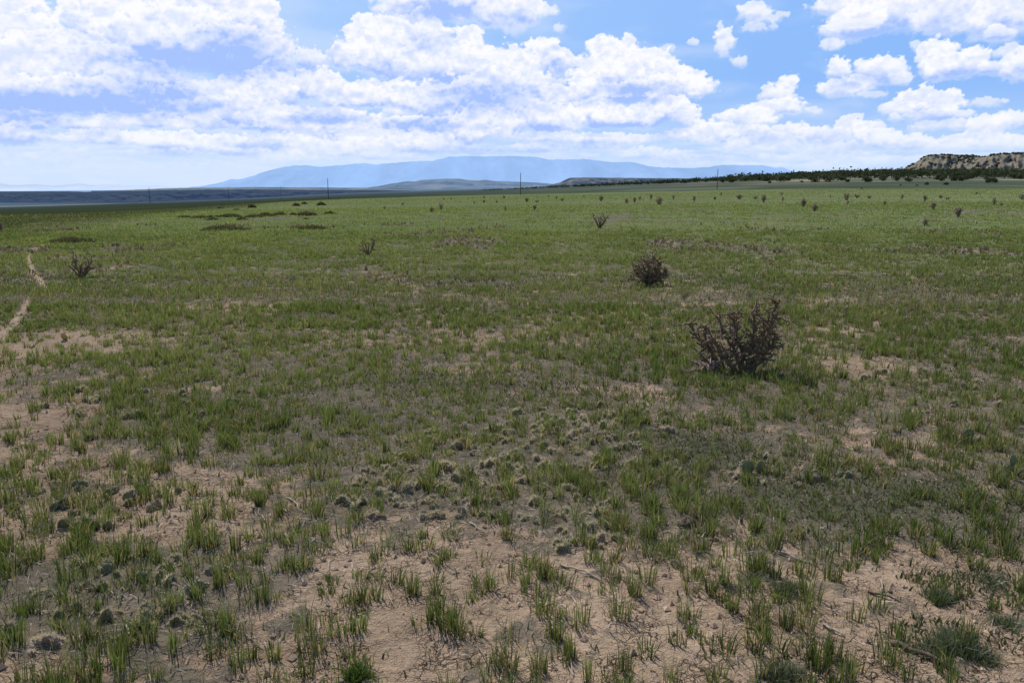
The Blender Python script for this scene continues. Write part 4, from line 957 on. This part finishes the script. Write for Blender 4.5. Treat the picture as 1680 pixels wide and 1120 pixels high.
# far woods that read as one mass: the dark line below the mesas and the speckled mesa slopes
def woods(name, n, pts, size, col, label):
    V = []; C = []
    for _ in range(n):
        x, y, z = pts()
        m = 9; r_ = size*rnd.uniform(.6, 1.25)*float(np.interp(x/y, [-.05, .02, .12, .22], [.25, .5, .85, 1]))
        d_ = rng.normal(0, 1, (m, 3)); c = np.array((x, y, z+r_*.5))+d_*np.array((.5, .5, .32))*r_
        e1 = rng.normal(0, 1, (m, 3)); e2 = rng.normal(0, 1, (m, 3)); e1 /= np.linalg.norm(e1, axis=1)[:, None]; e2 /= np.linalg.norm(e2, axis=1)[:, None]; s = r_*.36
        V.append(np.stack([c-e1*s, c+e1*s, c+e2*s], 1).reshape(-1, 3)); C.append(np.tile(np.array(col)*rnd.uniform(.7, 1.3), (m*3, 1)))
    V = np.concatenate(V); F = np.arange(len(V)).reshape(-1, 3)
    return tag(link(name, tri_mesh(name, V, F, CROWN, np.concatenate(C))), label, 'woods', kind='stuff')
def p_line():
    px = rnd.uniform(790, 1260); lo = interp_prof([(790,311.5),(840,310.5),(940,308),(1000,305),(1120,301),(1260,297)], px); up = lo-interp_prof([(790,.6),(940,1.6),(1060,4.5),(1260,6)], px)
    y = rnd.uniform(880, 1280); x = ray(px, 305)[0]*y; return x, y, gz(x, y)
def p_wood():
    px = rnd.uniform(1190, 1720); lo, up = interp_prof(LO, px), interp_prof(UP, px)
    x, y = at(px, up+(lo-up)*rnd.random()**1.6*.75, 1000)
    if y > 985: y = rnd.uniform(820, 960); x = ray(px, 285)[0]*y
    return x, y, gz(x, y)
woods('woods', 1500, p_wood, 4.2, (.050,.065,.036), 'thick mass of juniper woods between the clear trees and the tan mesa')
woods('woods', 900, p_line, 3.6, (.036,.050,.030), 'dark strip of far juniper woods below the flat topped mesa')
# ================================================================ poles, sticks, clods
def pole(px, y, top, label, wpx):
    x = ray(px, 318)[0]*y; z = gz(x, y); zt = CAMH+ray(px, top)[1]*y; h = zt-z
    root = tag(link('utility_pole', None, None, (x, y, z)), label, 'utility pole', 'wooden utility poles across the plain')
    b = Bag(); tube(b, [(0, 0, -.5), (0, 0, h*.5), (0, 0, h)], [.15*wpx, .13*wpx, .10*wpx], (.085,.075,.068), 8)
    link('shaft', b.mesh('shaft', WOOD, True), root)
    c = Bag(); tube(c, [(0, 0, h), (0, 0, h+.25)], [.05, .05], (.10,.10,.10), 6); tube(c, [(-.02, 0, h+.22), (0.02, 0, h+.42)], [.09, .07], (.16,.14,.12), 6)
    link('insulator', c.mesh('insulator', WOOD, True), root)
pole(245, 500, 308.5, 'leftmost utility pole against the dark blue mesa', 1.2)
pole(375, 520, 308, 'second utility pole from the left, thin and faint', .9)
pole(461, 560, 307, 'third utility pole from the left, faintest and shortest', .8)
pole(538.5, 350, 293.5, 'tall utility pole left of centre in front of the mountains', 1.1)
pole(854, 335, 284.5, 'central utility pole, tallest against the pale mountains', 1.2)
pole(1176, 345, 278.5, 'right hand utility pole beside the juniper woods', 1.2)
def stick(a, b, r0, col, label, bow=.01):
    (xa, ya), (xb, yb) = at(*a), at(*b); pts = []
    for t in np.linspace(0, 1, 8):
        x = xa+(xb-xa)*t; y = ya+(yb-ya)*t
        pts.append((x, y, gz(x, y)+r0*.8+bow*math.sin(t*3.1)))
    pts = np.array(pts); pts[1:-1, :2] += rng.normal(0, .006, (6, 2)); o = pts[0].copy(); bg = Bag(); tube(bg, pts-o, np.linspace(r0, r0*.55, 8), col, 6, bump=.2)
    tag(link('dead_stick', bg.mesh('dead_stick', WOOD, True), None, tuple(o)), label, 'stick')
GRY = (.26,.22,.18); DRK = (.12,.09,.07); PAL = (.30,.255,.20)
stick((1272,906),(1330,924), .010, GRY, 'grey stick lying on soil at right, pointing toward the viewer')
stick((1462,1062),(1555,1108), .012, DRK, 'dark thick stick beside the broad cushion at lower right')
stick((1350,1028),(1385,1052), .007, GRY, 'short grey twig bundle on cracked soil at lower right')
stick((1424,976),(1480,998), .007, DRK, 'dark curved twig between grass tufts at right')
stick((920,925),(990,960), .006, PAL, 'long pale straw stem on the soil in front of the cactus mat')
stick((975,845),(1022,880), .006, GRY, 'grey stem slanting out of the cactus mat')
stick((1005,822),(1015,850), .005, DRK, 'short dark stem at the right edge of the cactus mat')
stick((770,858),(790,872), .006, PAL, 'pale short stem at the near edge of the cactus mat')
stick((470,820),(510,856), .005, PAL, 'thin bent pale stem on bare soil at left')
stick((415,832),(440,868), .005, GRY, 'curved grey stem left of a bent pale one')
stick((318,950),(330,978), .005, PAL, 'short pale stem on bare soil in the left foreground')
stick((205,1030),(222,1066), .006, PAL, 'whitish twig in the straw of the lower left corner')
stick((1445,955),(1447,985), .004, PAL, 'thin straight straw lying at right')
def stalk(px, py, hp, lean, label):
    x, y = at(px, py); s = math.hypot(y, CAMH)/FPX; bg = Bag()
    for k in range(3):
        a = rnd.uniform(-.3, .3)+lean; h = hp*s*rnd.uniform(.7, 1)
        tube(bg, [(0, 0, 0), (a*h*.35, rnd.uniform(-.05, .05), h*.6), (a*h, 0, h)], [.002, .0018, .001], PAL, 4)
    tag(link('dry_stalk', bg.mesh('dry_stalk', DRY), None, (x, y, gz(x, y))), label, 'dry stalk')
stalk(716, 700, 50, .25, 'tallest bleached dry stalk standing beyond the cactus mat')
stalk(764, 700, 28, .6, 'bent bleached stalk right of the tallest one')
stalk(640, 668, 16, -.6, 'pale drooping stalk left of the tallest one')
stalk(895, 850, 34, -.5, 'whitish dead stalk at the near edge of the cactus mat')
def clod(px, py, r_, label):
    x, y = at(px, py); V = []; F = []; n, m = 12, 7
    for i in range(m+1):
        for j in range(n):
            ph = math.pi*i/m; th = 2*math.pi*j/n; k = 1+.28*rnd.uniform(-1, 1)
            V.append((math.sin(ph)*math.cos(th)*r_*k, math.sin(ph)*math.sin(th)*r_*k*.8, math.cos(ph)*r_*.6*k))
    for i in range(m):
        for j in range(n): F.append((i*n+j, i*n+(j+1) % n, (i+1)*n+(j+1) % n, (i+1)*n+j))
    tag(link('dirt_clod', tri_mesh('dirt_clod', V, [f[::-1] for f in F], skin_mat('dung', .4, 60, .9), np.full((len(V), 3), .5)*np.array((.16,.115,.085)), smooth=True), None, (x, y, gz(x, y)+r_*.25)), label, 'clod')
clod(1128, 862, .05, 'larger dark brown dried clod at the edge of bare soil')
clod(1150, 874, .035, 'smaller brown clod right of the larger one')

# ================================================================ sky
def make_sky():
    A, E, al, lit, veil = sky_field()
    rad = 90000.0; a = np.radians(A); e = np.radians(E)
    V = np.stack([np.sin(a)*np.cos(e)*rad, np.cos(a)*np.cos(e)*rad, np.sin(e)*rad+CAMH], -1).reshape(-1, 3)
    fade = sst(SKY_EL[1], SKY_EL[1]-3, E)*sst(SKY_AZ, SKY_AZ-6, np.abs(A))
    m, nt, out = new_mat('sky_air')
    at_ = attr(nt, 'cloud'); sp = N(nt, 'ShaderNodeSeparateColor'); L(nt, at_.outputs['Color'], sp.inputs[0]); fa = at_.outputs['Alpha']
    g = N(nt, 'ShaderNodeNewGeometry'); nv = N(nt, 'ShaderNodeVectorMath', operation='NORMALIZE'); L(nt, g.outputs['Position'], nv.inputs[0])
    sx = N(nt, 'ShaderNodeSeparateXYZ'); L(nt, nv.outputs[0], sx.inputs[0])
    def mr(v, a_, b_):
        r_ = N(nt, 'ShaderNodeMapRange', interpolation_type='SMOOTHSTEP'); r_.inputs[1].default_value = a_; r_.inputs[2].default_value = b_; L(nt, v, r_.inputs[0]); return r_.outputs[0]
    zen = mixc(nt, mr(sx.outputs[0], -.5, .5), (.42,.635,1.0), (.27,.505,.97))
    sky = mixc(nt, mr(sx.outputs[2], 0.0, .13), (.60,.76,1.0), zen)
    sky = mixc(nt, sp.outputs[2], sky, (.76,.85,1.0))
    cl = mixc(nt, sp.outputs[1], (.39,.555,1.0), (.98,.985,1.0))
    cl = mixc(nt, mr(sx.outputs[2], .070, .0), cl, (.64,.78,1.0))
    c = mixc(nt, sp.outputs[0], sky, cl)
    em = N(nt, 'ShaderNodeEmission'); L(nt, c, em.inputs[0]); em.inputs[1].default_value = 1.0
    tr = N(nt, 'ShaderNodeBsdfTransparent'); mx = N(nt, 'ShaderNodeMixShader')
    L(nt, fa, mx.inputs[0]); L(nt, tr.outputs[0], mx.inputs[1]); L(nt, em.outputs[0], mx.inputs[2]); L(nt, mx.outputs[0], out.inputs[0])
    m.cycles.emission_sampling = 'NONE'
    nr, nc = A.shape; idx = np.arange(nr*nc).reshape(A.shape)
    F = np.stack([idx[:-1, :-1], idx[:-1, 1:], idx[1:, 1:], idx[1:, :-1]], -1).reshape(-1, 4)
    at4 = np.stack([al, lit, np.clip(veil, 0, 1), fade], -1).reshape(-1, 4)
    me = tri_mesh('sky', V, F, m, smooth=True, attrs={'cloud': at4})
    return tag(link('sky', me), 'blue sky with white cumulus clouds', kind='structure')
make_sky()

# ================================================================ light and camera
w = bpy.data.worlds.new('World'); scene.world = w; w.use_nodes = True
nt = w.node_tree; bg = nt.nodes.get('Background') or nt.nodes.new('ShaderNodeBackground')
sk = nt.nodes.new('ShaderNodeTexSky'); sk.sky_type = 'NISHITA'; sk.sun_disc = False
sk.sun_elevation = R(SUN_EL); sk.sun_rotation = R(SUN_AZ) % (2*math.pi); sk.altitude = 1600
nt.links.new(sk.outputs[0], bg.inputs[0]); bg.inputs[1].default_value = WORLD
sun = bpy.data.lights.new('sun', 'SUN'); sun.energy = SUN; sun.angle = R(.55); sun.color = (1, .955, .88)
so = bpy.data.objects.new('sun', sun); COL.objects.link(so)
to = Vector((math.sin(R(SUN_AZ))*math.cos(R(SUN_EL)), math.cos(R(SUN_AZ))*math.cos(R(SUN_EL)), math.sin(R(SUN_EL))))
so.rotation_euler = to.to_track_quat('Z', 'Y').to_euler()
cam = bpy.data.cameras.new('camera'); cam.lens = 28; cam.sensor_width = 36; cam.clip_start = .05; cam.clip_end = 300000
co = bpy.data.objects.new('camera', cam); COL.objects.link(co); co.location = (0, 0, CAMH); co.rotation_euler = (math.pi/2-PITCH, 0, 0)
scene.camera = co
scene.view_settings.view_transform = 'Standard'; scene.view_settings.look = 'None'; scene.view_settings.exposure = 0; scene.view_settings.gamma = 1
scene.cycles.max_bounces = 6; scene.cycles.transparent_max_bounces = 8
